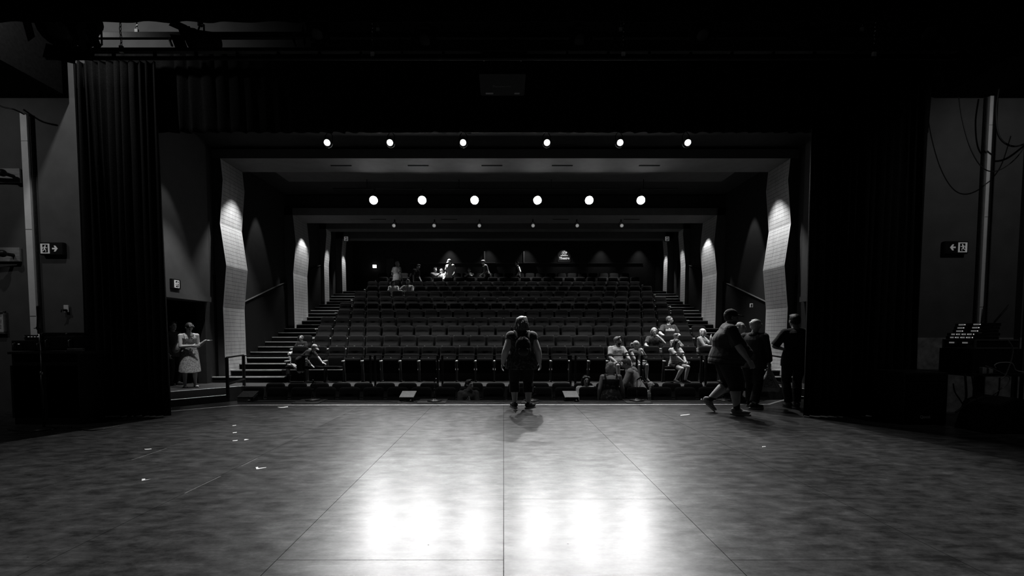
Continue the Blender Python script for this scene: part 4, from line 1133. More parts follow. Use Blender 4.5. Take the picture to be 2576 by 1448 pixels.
    def print_(s, txt, size, t, m, o=None, bold=.0):
        U = -s.chL*-1; U = s.chL if False else s.chL
        # reading direction as seen from in front of the chest: towards the wearer's left
        return place_text('shirt_print', txt, size, s.T(t)+s.chF*.0, s.chL, s.up, M[m], s.root, .001, bold, 0, s.bvh(o))
G = lambda px, py, z=0: onz(px, py, z)
def sitter(label, row, i, yaw=0, H=1.7, dx=0.0, fwd=0.0, lean=-9, **kw):
    p = seat_at(row, i); k = H/1.7
    base = V((p.x+dx, p.y-.33-fwd, p.z)); pz = (.455+.075*k)/k
    az = max(.085, (.50-.40*k)/k)
    kw.setdefault('aL', (.12, .46, az)); kw.setdefault('aR', (-.12, .46, az))
    for w_ in ('wL', 'wR'): kw.setdefault(w_, ((.13 if w_ == 'wL' else -.13), .34, pz+.12))
    if kw.get('footL') is None and az > .12: kw['footL'] = kw['footR'] = (0, 1, -.3)
    return Person(label, base, yaw, H, pel=(0, 0, pz), sit=True, lean=lean, **kw)
# ---------------- the woman standing mid-stage, seen from behind
b = G(1312, 1025)
p = Person('person standing mid-stage seen from behind, patterned sleeveless top and black cropped trousers', b, 184, 1.70, gw=1.46, gd=1.6, gl=1.32, ga=1.62, vox=.0075, belly=.06, sw=1.10, sht=.40,
           wL=(.35, .02, .84), wR=(-.35, .06, .84), eL=(.35, -1, 0), eR=(-.35, -1, 0), aL=(.125, .02, .085), aR=(-.125, -.05, .085), footL=(.35, 1, 0), footR=(-.9, .8, 0), handL={'curl': .7}, handR={'curl': .7}, hp=8)
p.pants('cblack', 1.50, .014, .08, cuff=.006)
p.shirt('floral2', .26, -.20, .020, 'blouse', .47, .10)
p.shoes('leather', 'sole')
p.hair('tousled', 'hairmid', g=1.12)
def backpack(p, label):
    k = p.k; r = thing('backpack', label, 'bag', p.base); fx = -p.chF
    o = p.T(.24) + fx*(.185*k*1.2)
    def q(l, t, d): return o + p.chL*l + p.up*t + fx*d
    bm = B(); ell(bm, q(.0, -.02, .0), p.chL*.145, fx*.085, p.up*.19); ell(bm, q(0, -.10, .01), p.chL*.15, fx*.09, p.up*.12); fuse('bag_body', bm, .009, M['cblack'], r)
    bm = B(); ell(bm, q(0, -.10, .075), p.chL*.105, fx*.045, p.up*.09); fuse('pocket', bm, .009, M['leather'], r)
    bm = B(); tube(bm, [q(-.11, .10, .075), q(0, .145, .07), q(.11, .10, .075)], .006, 6); obj('zip', bm, M['steel'], r, True)
    for sg in (1, -1):
        bm = B(); tube(bm, [q(sg*.10, .14, -.02), p.T(.455)+p.chL*sg*.12*k-p.chF*.10*k+p.up*.03, p.T(.47)+p.chL*sg*.14*k+p.up*.035, p.T(.36)+p.chL*sg*.15*k+p.chF*.16*k], .018, 8); obj('strap', bm, M['cblack'], r, True)
    bm = B(); prism(bm, [q(.12, .085, .07), q(.02, .11, .088), q(-.02, .17, .06), q(.05, .165, .05)], fx*.008); obj('flap', bm, M['cpale'], r)
backpack(p, 'small black backpack worn by the woman standing mid-stage')
# ---------------- the big man in the cap, striding
p = Person('big person striding across the stage in a black cap, dark T-shirt and long shorts', (3.84, 7.86, 0), 76, 1.81, gw=1.52, gd=1.9, gl=1.42, ga=1.35, vox=.0075, skin='skin2', belly=.16, sw=1.12, lean=3, hy=6, hp=6,
           wR=(-.34, .30, .80), wL=(.30, .04, .86), eR=(-.6, -1, -.2), eL=(.7, -1, -.2), handR={'curl': .8}, aR=(-.10, .16, .088), aL=(.10, -.22, .20), kL=(0, 1, .2), footR=(-.12, 1, 0), footL=(0, .8, -.75))
p.pants('cblack', 1.22, .030, -.02, 'shorts', .035)
p.shirt('cdark', .92, -.09, .028, 'shirt', .47, .03, sinf=.022)
p.shoes('shoe', 'sole', 'cblack')
p.hair('crop', 'hairdark'); p.capp('cblack'); p.beard('hairmid')
# ---------------- person carrying the plastic bag
p = Person('fair-haired person in a dark jacket carrying a plastic bag, walking behind the big man', (4.66, 8.50, 0), 128, 1.66, vox=.0075, gw=1.15, gd=1.2, ga=1.15, lean=4, hy=-10, hp=18,
           wR=(-.20, .24, .86), wL=(.26, .10, .86), eR=(-.5, -1, -.2), handR={'curl': 1.15, 'dir': (0, .15, -1)}, aR=(-.09, -.12, .09), aL=(.10, .16, .09), footR=(-.6, 1, 0), footL=(-.3, 1, 0))
p.pants('cblack', 1.9, .018, .06, cuff=.012); p.shirt('cdark', 1.86, -.17, .026, 'jacket', .49, .06, sinf=.02); p.shoes('shoedark', 'sole'); p.hair('mop', 'hairlight')
bm = B(); loft(bm, [(p.T(.46)-p.chF*.03, p.chL*.10, p.chF*.09), (p.T(.50)-p.chF*.02, p.chL*.085, p.chF*.085), (p.T(.51)-p.chF*.02, p.chL*.07, p.chF*.07)]); p.fz('collar', bm, 'cdark')
wb = p.base + p.wrR
def carrier(wb):
    # hangs from the fist, wide at the bottom
    r = thing('carrier_bag', 'white printed plastic carrier bag hanging from the fair-haired person\'s fist', 'bag', (wb.x, wb.y, wb.z-.075))
    ax = V((.90, -.40, 0)).normalized(); ay = V((.40, .90, 0)).normalized()
    secs = [(V((0, 0, .0)), .016, .012), (V((0, 0, -.06)), .035, .022), (V((.0, 0, -.13)), .065, .045), (V((.005, 0, -.26)), .125, .075), (V((.01, 0, -.37)), .178, .085), (V((.012, 0, -.435)), .186, .080), (V((.012, 0, -.46)), .155, .06)]
    bm = B(); n = 40; rs = []
    for j, (c, a, b_) in enumerate(secs):
        rs.append([bm.verts.new(c + ax*a*cos(2*pi*i/n)*(1+.05*sin(5*2*pi*i/n+j)*(j < 5)) + ay*b_*sin(2*pi*i/n)*(1+.10*sin(7*2*pi*i/n+j*2)) + V((0, 0, .008*sin(3*2*pi*i/n+j)))) for i in range(n)])
    for a, b_ in zip(rs, rs[1:]):
        for i in range(n): bm.faces.new((a[i], a[(i+1) % n], b_[(i+1) % n], b_[i]))
    bm.faces.new(rs[0]); bm.faces.new(rs[-1])
    o = obj('bag_body', bm, M['plastic'], r, True)
    bm = B(); tube(bm, [V((-.014, 0, -.02)), V((-.02, 0, .05)), V((0, 0, .085)), V((.02, 0, .05)), V((.014, 0, -.02))], .012, 8); obj('handle', bm, M['plastic'], r, True)
    bv = BVHTree.FromPolygons([v.co.copy() for v in o.data.vertices], [tuple(q.vertices) for q in o.data.polygons])
    bm = B(); nn = -ay
    def lay(x, z):
        h = bv.ray_cast(V((.01, 0, 0))+ax*x+V((0, 0, z))+nn*.4, -nn); return (h[0] if h[0] is not None else V((.01, 0, 0))+ax*x+V((0, 0, z)))+nn*.003
    fr = [(-.09, -.37), (.11, -.37), (.02, -.16), (-.03, -.16)]
    for (x0, z0), (x1, z1) in zip(fr, fr[1:]+fr[:1]):
        tube(bm, [lay(x0+(x1-x0)*t/6, z0+(z1-z0)*t/6) for t in range(7)], .0025, 5)
    rd = random.Random(4)
    for i in range(16):
        z = -.20-.15*i/16; wd = .03+.05*(i/16); x = rd.uniform(-wd, wd*.7)
        tube(bm, [lay(x, z), lay(x+rd.uniform(-.02, .03), z-rd.uniform(.005, .03)), lay(x+rd.uniform(.0, .04), z-rd.uniform(-.01, .02))], rd.uniform(.002, .005), 5)
    obj('print', bm, M['cdark'], r)
carrier(wb)
# ---------------- dark figure by the curtain; the fair one hidden behind the big man
p = Person('tall dark-clothed person with back turned, beside the black curtain edge', (5.42, 8.46, 0), 172, 1.76, vox=.009, skin='skin2', gw=1.15, gd=1.15, ga=1.1, lean=1, hy=12, hp=10, wL=(.12, .20, 1.06), wR=(-.14, .22, 1.04), eL=(1, -.2, -.6), eR=(-1, -.2, -.6), aL=(.08, 0, .085), aR=(-.08, .06, .085))
p.pants('cblack', 1.95, .016); p.shirt('cblack', .98, -.17, .018, 'shirt', .475, .06, sinf=.015); p.shoes('shoedark', 'shoedark'); p.hair('short', 'hairdark')
p = Person('person with pale hair, mostly hidden behind the big capped man', (4.78, 9.30, 0), 80, 1.63, vox=.010, hy=0, lean=2)
p.pants('cblack', 1.95, .012); p.shirt('cblack', 1.8, -.12, .014, sinf=.012); p.shoes('shoedark', 'shoedark'); p.hair('shoulder', 'hairlight')
# ---------------- the woman in the sundress and the dark figure behind her
p = Person('person in a pale sundress by the dark side opening, one palm held out flat', (-8.20, 11.86, 0), 36, 1.70, vox=.0085, gw=1.1, gd=1.1, ga=1.05, lean=10, twist=6, hy=28, hp=48,
           wL=(.36, .16, 1.22), eL=(.3, .1, -1), handL={'dir': (.8, .45, .02), 'palm': (0, 0, 1), 'curl': .12, 'spread': .10}, wR=(.06, .22, 1.09), eR=(-1, -.1, -.5), handR={'dir': (1, .1, -.12), 'curl': .3, 'palm': (0, -1, 0)},
           aL=(.11, .05, .075), aR=(-.11, -.02, .075), footL=(.35, 1, 0), footR=(.0, 1, 0))
p.skirt('dress', .42, .012, .055)
for sg, sh in ((1, p.shL), (-1, p.shR)):
    bm = B(); tube(bm, [p.T(.36)+p.chL*sg*.085+p.chF*.125, p.T(.46)+p.chL*sg*.10+p.chF*.06, p.T(.47)+p.chL*sg*.105-p.chF*.02, p.T(.36)+p.chL*sg*.09-p.chF*.11], .013, 8); obj('strap', bm, M['dress'], p.root, True)
bm = B(); tube(bm, [p.T(.13)+p.chL*.02+p.chF*.135, p.T(.09)+p.chL*.05+p.chF*.16, p.T(.0)+p.chL*.045+p.chF*.17], .008, 6); tube(bm, [p.T(.13)+p.chL*.02+p.chF*.135, p.T(.08)-p.chL*.02+p.chF*.16, p.T(-.03)-p.chL*.01+p.chF*.17], .008, 6); obj('waist_tie', bm, M['dress'], p.root, True)
p.hair('short', 'hairdark')
for an, d in p.feet:
    fl = d.cross(p.Z); bm = B(); pts = [an-p.Z*.073+d*(.05+.14*cos(a))+fl*.048*sin(a) for a in [2*pi*i/18 for i in range(18)]]; prism(bm, pts, V((0, 0, -.012)))
    tube(bm, [an+d*.10+fl*.045-p.Z*.06, an+d*.09-p.Z*.015, an+d*.10-fl*.045-p.Z*.06], .012, 6); obj('sandal', bm, M['leather'], p.root)
bg = at(443, 872, 12.0); r = thing('tote_bag', 'pale tote bag behind the woman in the sundress', 'bag', bg)
bm = B(); ell(bm, V((0, 0, -.02)), V((.10, .03, 0)), V((-.02, .06, 0)), V((.03, 0, .15))); fuse('bag_body', bm, .009, M['cgrey'], r)
bm = B(); tube(bm, [V((.03, -.02, .08)), V((.09, -.03, .26)), V((.14, -.02, .38)), V((.12, .02, .26)), V((.04, .02, .08))], .008, 6); obj('strap', bm, M['cgrey'], r, True)
p = Person('dark-suited person half hidden by the curtain behind the sundress woman', (-8.98, 12.35, 0), 70, 1.74, vox=.012, skin='skin2', wR=(-.20, .12, .84), handR={'curl': .9})
p.pants('cblack', 1.95, .014); p.shirt('cdark', 1.92, -.17, .022, 'jacket', .48, .05, sinf=.014); p.shoes('shoedark', 'shoedark'); p.hair('short', 'hairdark')
# ---------------- first raised row
p = Person('child in a patterned cap kneeling across the first-row seats, hands on the cushions', (-5.80, 13.08, 0), 84, 1.36, vox=.009, pel=(0, -.02, .84), lean=52, hy=-4, hp=34, kL=(.1, 1, -.6), kR=(-.1, 1, -.6),
           aL=(.09, -.38, .64), aR=(-.09, -.34, .66), footL=(0, -1, .25), footR=(0, -1, .25), wR=(-.16, .42, .66), wL=(.14, .74, .66), eR=(-.6, -.3, .4), eL=(.6, -.2, .4), handR={'dir': (-.1, .7, -.5), 'palm': (0, 0, -1), 'curl': .25, 'spread': .12}, handL={'dir': (0, .9, -.35), 'palm': (0, 0, -1), 'curl': .2, 'spread': .1})
p.pants('cblack', .95, .014, .08, 'shorts', .01); p.shirt('cblack', .62, -.10, .014, 'shirt', .47, .04, sinf=.012); p.hair('crop', 'hairmid'); p.capp('camo')
p = sitter('bearded person in glasses and a pale printed T-shirt, seated in the first raised row', 0, 17, 8, 1.76, vox=.0085, gw=1.15, gd=1.25, ga=1.12, belly=.05, hy=58, lean=-4,
           wR=(-.10, .26, .55), wL=(.27, .34, .55), eR=(-1, -.3, -.3), eL=(1, -.2, -.2))
p.pants('denim', 1.0, .018, .07, 'shorts', .01); p.shirt('cgrey', .72, -.10, .016, 'shirt', .472, .03, sinf=.012); p.hair('short', 'hairmid'); p.beard(); p.glasses(); p.shoes('shoedark', 'sole'); p.print_('SUPER', .085, .335, 'cmid', bold=.003)
p = sitter('child with a ponytail and hand at the mouth, seated beside the bearded person', 0, 18, 16, 1.52, vox=.0085, hy=52, lean=-2, gw=1.05, wL=(.13, .22, 1.0), eL=(.6, .6, -1), handL={'dir': (-.45, -.15, .85), 'palm': (-.4, -.9, 0), 'curl': 1.0}, wR=(-.02, .30, .62), eR=(-1, -.3, -.3))
p.pants('cmid', 1.0, .014, .06, 'shorts', .01); p.shirt('cmid', 0, -.10, .012, 'vest_top', .455); p.hair('pony', 'hairlight'); p.shoes('shoedark', 'sole')
p = sitter('child with long dark hair, striped top and bare legs, perched in the first raised row', 0, 20, 24, 1.62, fwd=.06, vox=.0085, gw=.95, hy=8, hp=4, lean=6, wL=(.06, .42, .60), wR=(.0, .40, .62), eR=(-1, -.1, -.2), eL=(1, 0, -.1), handL={'dir': (-.3, .7, -.1), 'curl': .4}, handR={'dir': (.6, .6, -.1), 'curl': .5},
           aL=(.10, .36, .085), aR=(-.14, .22, .085), kL=(.15, 1, .3), kR=(.05, 1, .3), footL=(.1, 1, 0), footR=(-.25, 1, 0))
p.pants('cblack', .55, .016, .06, 'shorts', .012); p.shirt('stripeT', .62, -.10, .016, 'shirt', .46, .05, sinf=.016); p.hair('long', 'hairdark'); p.shoes('shoedark', 'sole')
# ---------------- second and third raised rows
p = sitter('child in a dark printed top seated behind the crouching child in the cap', 1, 0, -4, 1.18, vox=.010, hy=-14, hp=10, lean=-10, aL=(.26, .36, .28), aR=(-.28, .36, .28), kL=(1, .6, .3), kR=(-1, .6, .3), wL=(.30, .22, .74), wR=(-.30, .22, .74))
p.pants('cwhite', 1.0, .014, .06, 'shorts', .008); p.shirt('cblack', .7, -.08, .012, sinf=.012); p.hair('crop', 'hairmid'); p.shoes('shoedark', 'sole')
bv = p.bvh()
p.print_('X//X', .10, .25, 'cwhite', bold=.004)
p = sitter('short-haired person in a dark top resting chin on fist, second raised row', 1, 20, 2, 1.66, vox=.009, hy=-6, hp=8, lean=2, gw=1.08, ga=1.05, wL=(.10, .22, .99), eL=(.8, .6, -1), handL={'dir': (-.55, -.25, .8), 'palm': (-.5, -.8, 0), 'curl': 1.1}, wR=(-.16, .30, .62), eR=(-1, -.2, -.4))
p.pants('cblack', 1.9, .012); p.shirt('cdark', .66, -.10, .014, sinf=.012); p.hair('bob', 'hairgrey'); p.shoes('shoedark', 'sole')
p = sitter('fair child in a patterned shirt behind the long-haired child', 1, 21, 24, 1.30, dx=.12, vox=.010, hy=20, hp=16, lean=0, wL=(.10, .26, .92), eL=(1, .2, -1))
p.pants('cblack', 1.5, .012); p.shirt('camo2', .95, -.08, .013, sinf=.012); p.hair('short', 'hairmid'); p.shoes('shoedark', 'sole')
p = sitter('person in a striped top with open hand raised, at a row end', 1, 23, 42, 1.60, dx=-.16, vox=.0085, hy=26, lean=2, gw=1.05, wL=(.05, .28, .97), eL=(.6, .3, -1), handL={'dir': (.12, .05, 1), 'palm': (.6, .6, 0), 'curl': .08, 'spread': .30}, wR=(.02, .32, .74), eR=(-1, -.2, -.5))
p.pants('cblack', 1.9, .012); p.shirt('stripeH', 1.55, -.10, .014, sinf=.012); p.hair('bob', 'hairlight'); p.shoes('shoedark', 'sole')
p = sitter('broad person in a dark sports T-shirt, highest of the seated group, third raised row', 2, 21, 6, 1.82, vox=.009, hy=52, hp=4, lean=-6, gw=1.25, gd=1.25, ga=1.2, wR=(-.24, .28, .60), wL=(.22, .30, .62), eR=(-1, -.3, -.3))
p.pants('cblack', 1.0, .016, .06, 'shorts'); p.shirt('cdark', .78, -.10, .016, sinf=.016); p.hair('crop', 'hairmid'); p.shoes('shoedark', 'sole'); p.print_('adidas', .125, .325, 'cwhite', bold=.006)
bm = B()
for sg in (1, -1): ell(bm, p.hc+p.hU*.105*p.hk+p.hF*.05*p.hk+p.hLx*sg*.032*p.hk, p.hLx*.026, p.hF*.012, p.hU*.016)
obj('sunglasses', bm, M['black'], p.root, True)
# ---------------- the pit
p = sitter('child in a hooded top with a white chest emblem, in the pit below the stage', -1, 9, 6, 1.60, vox=.0085, hy=44, lean=-3, gw=1.1, gd=1.1, ga=1.1)
p.pants('cblack', 1.9, .014); p.shirt('cdark', 1.9, -.14, .022, 'hoodie', .49, .03, sinf=.018); p.hair('short', 'hairdark'); p.shoes('shoedark', 'sole')
bm = B(); loft(bm, [(p.T(.47)-p.chF*.02, p.chL*.10, p.chF*.09), (p.T(.50)-p.chF*.06, p.chL*.11, p.chF*.075), (p.T(.53)-p.chF*.085, p.chL*.085, p.chF*.045)]); p.fz('hood', bm, 'cdark')
bv = p.bvh(); bm = B()
for i in range(3):       # three slanting bars growing in height
    x0 = -.055+.036*i; hgt = .035+.032*i
    qs = [(x0, 0), (x0+.026, 0), (x0+.026-.45*hgt*.5, hgt), (x0-.45*hgt*.5, hgt)]
    pts = []
    for x, y in qs:
        o = p.T(.27)+p.chL*x+p.up*y; h = bv.ray_cast(o+p.chF*.5, -p.chF); pts.append((h[0] if h[0] is not None else o)+p.chF*.004)
    prism(bm, pts, p.chF*.003)
obj('chest_emblem', bm, M['cwhite'], p.root)
p = sitter('child with dark hair and a sparkling headband, seated in the second pit row', -2, 14, 4, 1.62, vox=.0095, hy=4, hp=6, lean=-4)
p.pants('cblack', 1.9, .012); p.shirt('cpale', .7, -.1, .014, sinf=.014); p.hair('shoulder', 'hairdark')
bm = B()
for i in range(9):
    a = R(-64+16*i); ell(bm, p.hc+p.hU*.108*p.hk+p.hF*.055*p.hk+p.hLx*.095*p.hk*sin(a)-p.hU*.05*p.hk*(1-cos(a)), p.hLx*.011, p.hF*.011, p.hU*(.011+.008*(i % 2)), 8, 6)
obj('headband', bm, M['plate'], p.root, True)
p = Person('person with short fair hair, bare shoulders standing in the pit, dark floral top', (2.34, 9.86, PIT), 176, 1.66, vox=.0085, gw=1.15, gd=1.15, ga=1.1, lean=9, twist=-6, hp=14, hy=0, wL=(.25, .12, .84), wR=(-.30, .10, .84), sw=1.03)
p.pants('cblack', 1.9, .012)
bm = B(); p.torso(bm, .012, -.18, .37, 0, .12)
for sg in (1, -1): tube(bm, [p.T(.36)+p.chL*sg*.11-p.chF*.10, p.T(.44)+p.chL*sg*.125-p.chF*.07, p.T(.485)+p.chL*sg*.12, p.T(.40)+p.chL*sg*.10+p.chF*.10], .022, 8)
p.fz('vest_top', bm, 'floral'); p.shoes('shoedark', 'sole'); p.hair('bob', 'hairlight')
p = Person('person in a pale hooded jacket bending sideways in the pit, beside the bare-shouldered woman', (3.24, 10.86, PIT), -112, 1.74, vox=.009, gw=1.05, lean=26, side=-4, hy=-6, hp=26, wL=(.20, .44, .86), eL=(.6, -.5, -.5), wR=(-.16, .40, 1.0), handL={'curl': .9, 'dir': (0, .6, -.7)})
p.pants('cblack', 1.9, .012); p.shirt('cpale', 1.9, -.16, .030, 'jacket', .485, .05, sinf=.024); p.hair('short', 'hairmid'); p.shoes('shoedark', 'sole')
bm = B(); ell(bm, p.T(.47)-p.chF*.085, p.chL*.12, p.chF*.06, p.up*.06); ell(bm, p.T(.42)-p.chF*.12, p.chL*.10, p.chF*.04, p.up*.08); p.fz('hood', bm, 'cpale')
p = sitter('small fair-haired child in the second pit row, barely showing over the seat', -2, 17, -6, 1.30, dx=-.06, vox=.010, hy=-10, hp=10, lean=-2)
p.pants('cblack', 1.4, .012); p.shirt('stripeH', .9, -.1, .013, sinf=.012); p.hair('mop', 'hairlight')
# ---------------- people up at the back
def on_row(px, row, fwd, zpx=None):
    y = 13.589+ROW*row-fwd; return V((X_(px, y), y, RROW*row))
p = Person('person standing in a pale T-shirt with back turned, high up near the rear door', on_row(1000, 10, .62), 152, 1.74, vox=.014, hy=-34, lean=1, gw=1.15, ga=1.1, wL=(.20, .16, .92), wR=(-.28, .06, .86))
p.pants('cdark', 1.9, .012); p.shirt('cpale', .7, -.16, .018, sinf=.018); p.hair('short', 'hairgrey'); p.shoes('shoedark', 'sole')
p = Person('dark-haired person in black bending forward, high up beside the pale T-shirt', on_row(1040, 10, .62), 62, 1.68, vox=.014, lean=34, hp=30, hy=0, wR=(-.10, .10, .66), eR=(-1, -.4, 0), wL=(.2, .35, .8))
p.pants('cblack', 1.9, .012); p.shirt('cblack', .8, -.14, .016, sinf=.014); p.hair('short', 'hairdark'); p.shoes('shoedark', 'sole')
p = sitter('dark-haired person embracing a pale-topped girl in the topmost row', 11, 5, 40, 1.68, vox=.014, hy=20, lean=2, wL=(.30, .20, 1.0), wR=(.10, .34, .95))
p.pants('cblack', 1.9, .012); p.shirt('cmid', 1.5, -.12, .016, sinf=.014); p.hair('short', 'hairmid'); p.shoes('shoedark', 'sole')
p = sitter('smiling long-haired girl in white, hugged in the topmost row', 11, 6, -14, 1.58, dx=-.20, vox=.013, hy=-6, lean=-2)
p.pants('cblack', 1.9, .012); p.shirt('cwhite', 1.4, -.12, .015, sinf=.013); p.hair('long', 'hairmid'); p.shoes('shoedark', 'sole')
p = Person('person in a white shirt and white cap looking down, standing under a rear-wall light', on_row(1134, 11, .66), -24, 1.66, vox=.012, hy=-20, hp=34, gw=1.25, gd=1.2, ga=1.15, wL=(.30, .16, .90), wR=(-.22, .20, .88), lean=4)
p.pants('cblack', 1.9, .012); p.shirt('cwhite', .75, -.16, .018, sinf=.018); p.hair('crop', 'hairdark'); p.capp('cwhite'); p.shoes('shoedark', 'sole')
p = sitter('barely lit dark-clothed person with folded arms in the topmost row', 11, 8, -10, 1.68, vox=.014, dx=.14, wL=(-.04, .26, .95), wR=(.04, .28, .92), eL=(1, 0, -.6), eR=(-1, 0, -.6))
p.pants('cblack', 1.9, .012); p.shirt('cblack', .8, -.12, .014, sinf=.014); p.hair('short', 'hairdark'); p.shoes('shoedark', 'sole')
p = Person('person in a grey T-shirt bending with one arm reaching down, below the rear window', on_row(1227, 11, .64), -72, 1.66, vox=.012, lean=20, hp=30, skin='skin', wL=(.06, .26, .92), eL=(.7, -1, .1), wR=(-.15, .3, .9))
p.pants('cblack', 1.9, .012); p.shirt('cmid', .85, -.14, .016, sinf=.016); p.hair('short', 'hairdark'); p.shoes('shoedark', 'sole')
p = Person('child with a pale sleeve walking along the topmost row, right below the rear window'.replace('right below', 'just below'), on_row(1303, 11, .64), -80, 1.56, vox=.012, lean=3, hp=12, wL=(.22, .10, .90), wR=(-.2, .0, .86))
p.pants('cblack', 1.9, .012); p.shirt('cblack', 0, -.12, .014)
bm = B(); tube(bm, [p.shL, p.elL, p.elL.lerp(p.wrL, .8)], [.066, .056, .046], 12, True); p.fz('sleeve', bm, 'cwhite'); p.hair('crop', 'hairdark'); p.shoes('shoedark', 'sole')
p = sitter('dark-haired person in a white top, seated beside the vertical stripes', 8, 2, 6, 1.66, dx=-.06, vox=.012, hy=18, hp=20, lean=2)
p.pants('cblack', 1.9, .012); p.shirt('cwhite', .7, -.12, .014, sinf=.014); p.hair('long', 'hairdark'); p.shoes('shoedark', 'sole')
p = sitter('person in a vertically striped shirt, seated in the ninth raised row', 8, 3, 0, 1.74, dx=.05, vox=.011, hy=-10, hp=12, lean=0, gw=1.15, ga=1.1, wR=(-.15, .22, .72), eR=(-1, 0, -.4))
p.pants('cblack', 1.9, .012); p.shirt('stripeV', .85, -.12, .018, sinf=.018); p.hair('short', 'hairmid'); p.shoes('shoedark', 'sole'); p.beard('hairmid')
# ================================================================== WINGS AND OVERHEAD RIGGING
# bars
b2 = at(1267, 138, 6.3); b1 = at(1267, 90, 7.2)
t = thing('lighting_bar', 'lower black internally wired bar hanging on chains above the border curtain', 'lighting bar', (0, 6.3, b2.z), 0)
x0, x1 = X_(170, 6.3), X_(2372, 6.3)
bm = B(); box(bm, ((x0+x1)/2, 0, .055), x1-x0, .07, .045, bev=.004); obj('wiring_trough', bm, M['black'], t)
bm = B(); tube(bm, [(x0-.1, 0, -.045), (x1, 0, -.045)], .024, 10, False); obj('pipe', bm, M['black'], t, True)
n = 22
for i in range(n):
    x = x0+.25+(x1-x0-.5)*i/(n-1)
    bm = B(); box(bm, (x, 0, .0), .03, .035, .12); obj('strap', bm, M['black'], t)
bm = B()
for i in range(8): ell(bm, V((x0+.10+.062*i, -.042, .055)), V((.007, 0, 0)), V((0, .004, 0)), V((0, 0, .007)), 8, 5)
obj('socket', bm, M['chrome'], t)
t = thing('lighting_bar', 'upper black pipe hanging on chains against the lit wall', 'lighting bar', (0, 7.2, b1.z), 0)
x0, x1 = X_(205, 7.2), X_(2352, 7.2)
bm = B(); box(bm, ((x0+x1)/2, 0, 0), x1-x0, .06, .085, bev=.006); obj('wiring_trough', bm, M['black'], t)
for px in (455, 756, 1013, 1283, 1537, 1822, 2065):
    bm = B(); x = X_(px, 7.2); tube(bm, [(x, 0, -.03), (x+.01, -.02, -.09), (x+.03, -.01, -.15)], .018, 6); obj('tail_socket', bm, M['blackmetal'], t, True)
t = thing('ceiling_track', 'slim curved curtain rail just over the pleated curtain tops', 'rail', (0, 7.55, 5.82))
bm = B(); tube(bm, [(X_(175, 7.55), 0, .02), (X_(300, 7.55), .0, 0), (X_(2345, 7.55), 0, 0)], .02, 8); obj('rail', bm, M['black'], t, True)
# chains
def chain(px, y0, y1, Y, label, m='chrome', wd=.022):
    a, b = at(px, y0-18, Y), at(px, y1, Y); n = int((a.z-b.z)/.052)
    t = thing('chain', label, 'chain', b, 0, 'steel chains holding the lighting bars')
    bm = B()
    for i in range(n):
        c = V((.004*sin(i*1.3), 0, .026+i*.052)); ax = V((1, 0, 0)) if i % 2 == 0 else V((0, 1, 0))
        pts = [c + ax*wd*.5*cos(q) + V((0, 0, 1))*.034*sin(q) for q in [2*pi*k/10 for k in range(11)]]
        tube(bm, pts, .0045, 5)
    obj('links', bm, M[m], t, True)
    bm = B(); box(bm, (0, 0, -.03), .05, .03, .09, bev=.005); obj('shackle_plate', bm, M['pipe'], t)
for px, y0, y1, Y, lab in ((305, 60, 118, 6.3, 'long steel chain, outermost on the brightly lit end of the lower bar'), (344, 60, 76, 7.2, 'short steel chain, outermost on the lit end of the upper bar'),
    (937, 52, 130, 6.3, 'long steel chain between the lit end and the projector'), (951, 52, 73, 7.2, 'short steel chain between the lit end and the projector'),
    (1561, 50, 72, 7.2, 'short steel chain just past the projector'), (1568, 50, 130, 6.3, 'long steel chain just past the projector'),
    (2168, 48, 72, 7.2, 'short steel chain at the dark end of the upper bar'), (2199, 46, 128, 6.3, 'long steel chain at the dark end of the lower bar')):
    chain(px, y0, y1, Y, lab)
# hanging lanterns, dark silhouettes
def lantern(px, py, Y, s, rz, tilt, label, bar_z):
    p = at(px, py, Y); t = thing('stage_lantern', label, 'stage light', p, rz, 'unlit lanterns hanging on the overhead bars')
    M_ = Matrix.Rotation(R(tilt), 4, 'X')
    bm = B(); lathe(bm, [(.09*s, -.26*s), (.115*s, -.20*s), (.12*s, .02*s), (.135*s, .06*s), (.135*s, .16*s), (.12*s, .165*s)], V((0, 0, 0)), 20, V((0, -1, 0))); bm.transform(M_); obj('can', bm, M['matte'], t, True)
    bm = B(); lathe(bm, [(.10*s, .166*s), (.06*s, .175*s)], V((0, 0, 0)), 16, V((0, -1, 0))); bm.transform(M_); obj('lens', bm, M['blackmetal'], t, True)
    for q in range(4):
        bm = B(); a = q*pi/2; c = V((sin(a)*.155*s, -.24*s, cos(a)*.155*s)); box(bm, c, .19*s if q % 2 == 0 else .006, .17*s, .006 if q % 2 == 0 else .19*s, Matrix.Rotation(.35*(1 if q in (2,) else -1 if q == 0 else 0), 3, 'X')); bm.transform(M_); obj('barn_door', bm, M['matte'], t)
    h = bar_z-p.z
    bm = B(); tube(bm, [(-.15*s, 0, 0), (-.15*s, 0, h*.6), (0, 0, h-.03), (.15*s, 0, h*.6), (.15*s, 0, 0)], .012, 6); box(bm, (0, 0, h), .05, .06, .10); obj('yoke', bm, M['blackmetal'], t)
lantern(158, 62, 5.75, 1.5, .5, 40, 'bulky unlit lantern, outermost against the brightest patch of wall', b2.z+.05)
lantern(212, 70, 6.3, 1.25, .3, 50, 'unlit lantern second from the brightest patch of wall', b2.z+.05)
lantern(505, 100, 6.9, 1.0, -.7, 20, 'unlit lantern with splayed flaps, third along the bars', b1.z)
lantern(800, 68, 6.9, 1.1, .2, 60, 'unlit lantern seen end on, fourth along the bars', b1.z)
lantern(1072, 92, 6.9, 1.05, 0, 45, 'unlit lantern just before the projector', b1.z)
lantern(1455, 92, 6.9, 1.0, 0, 45, 'unlit lantern just past the projector', b1.z)
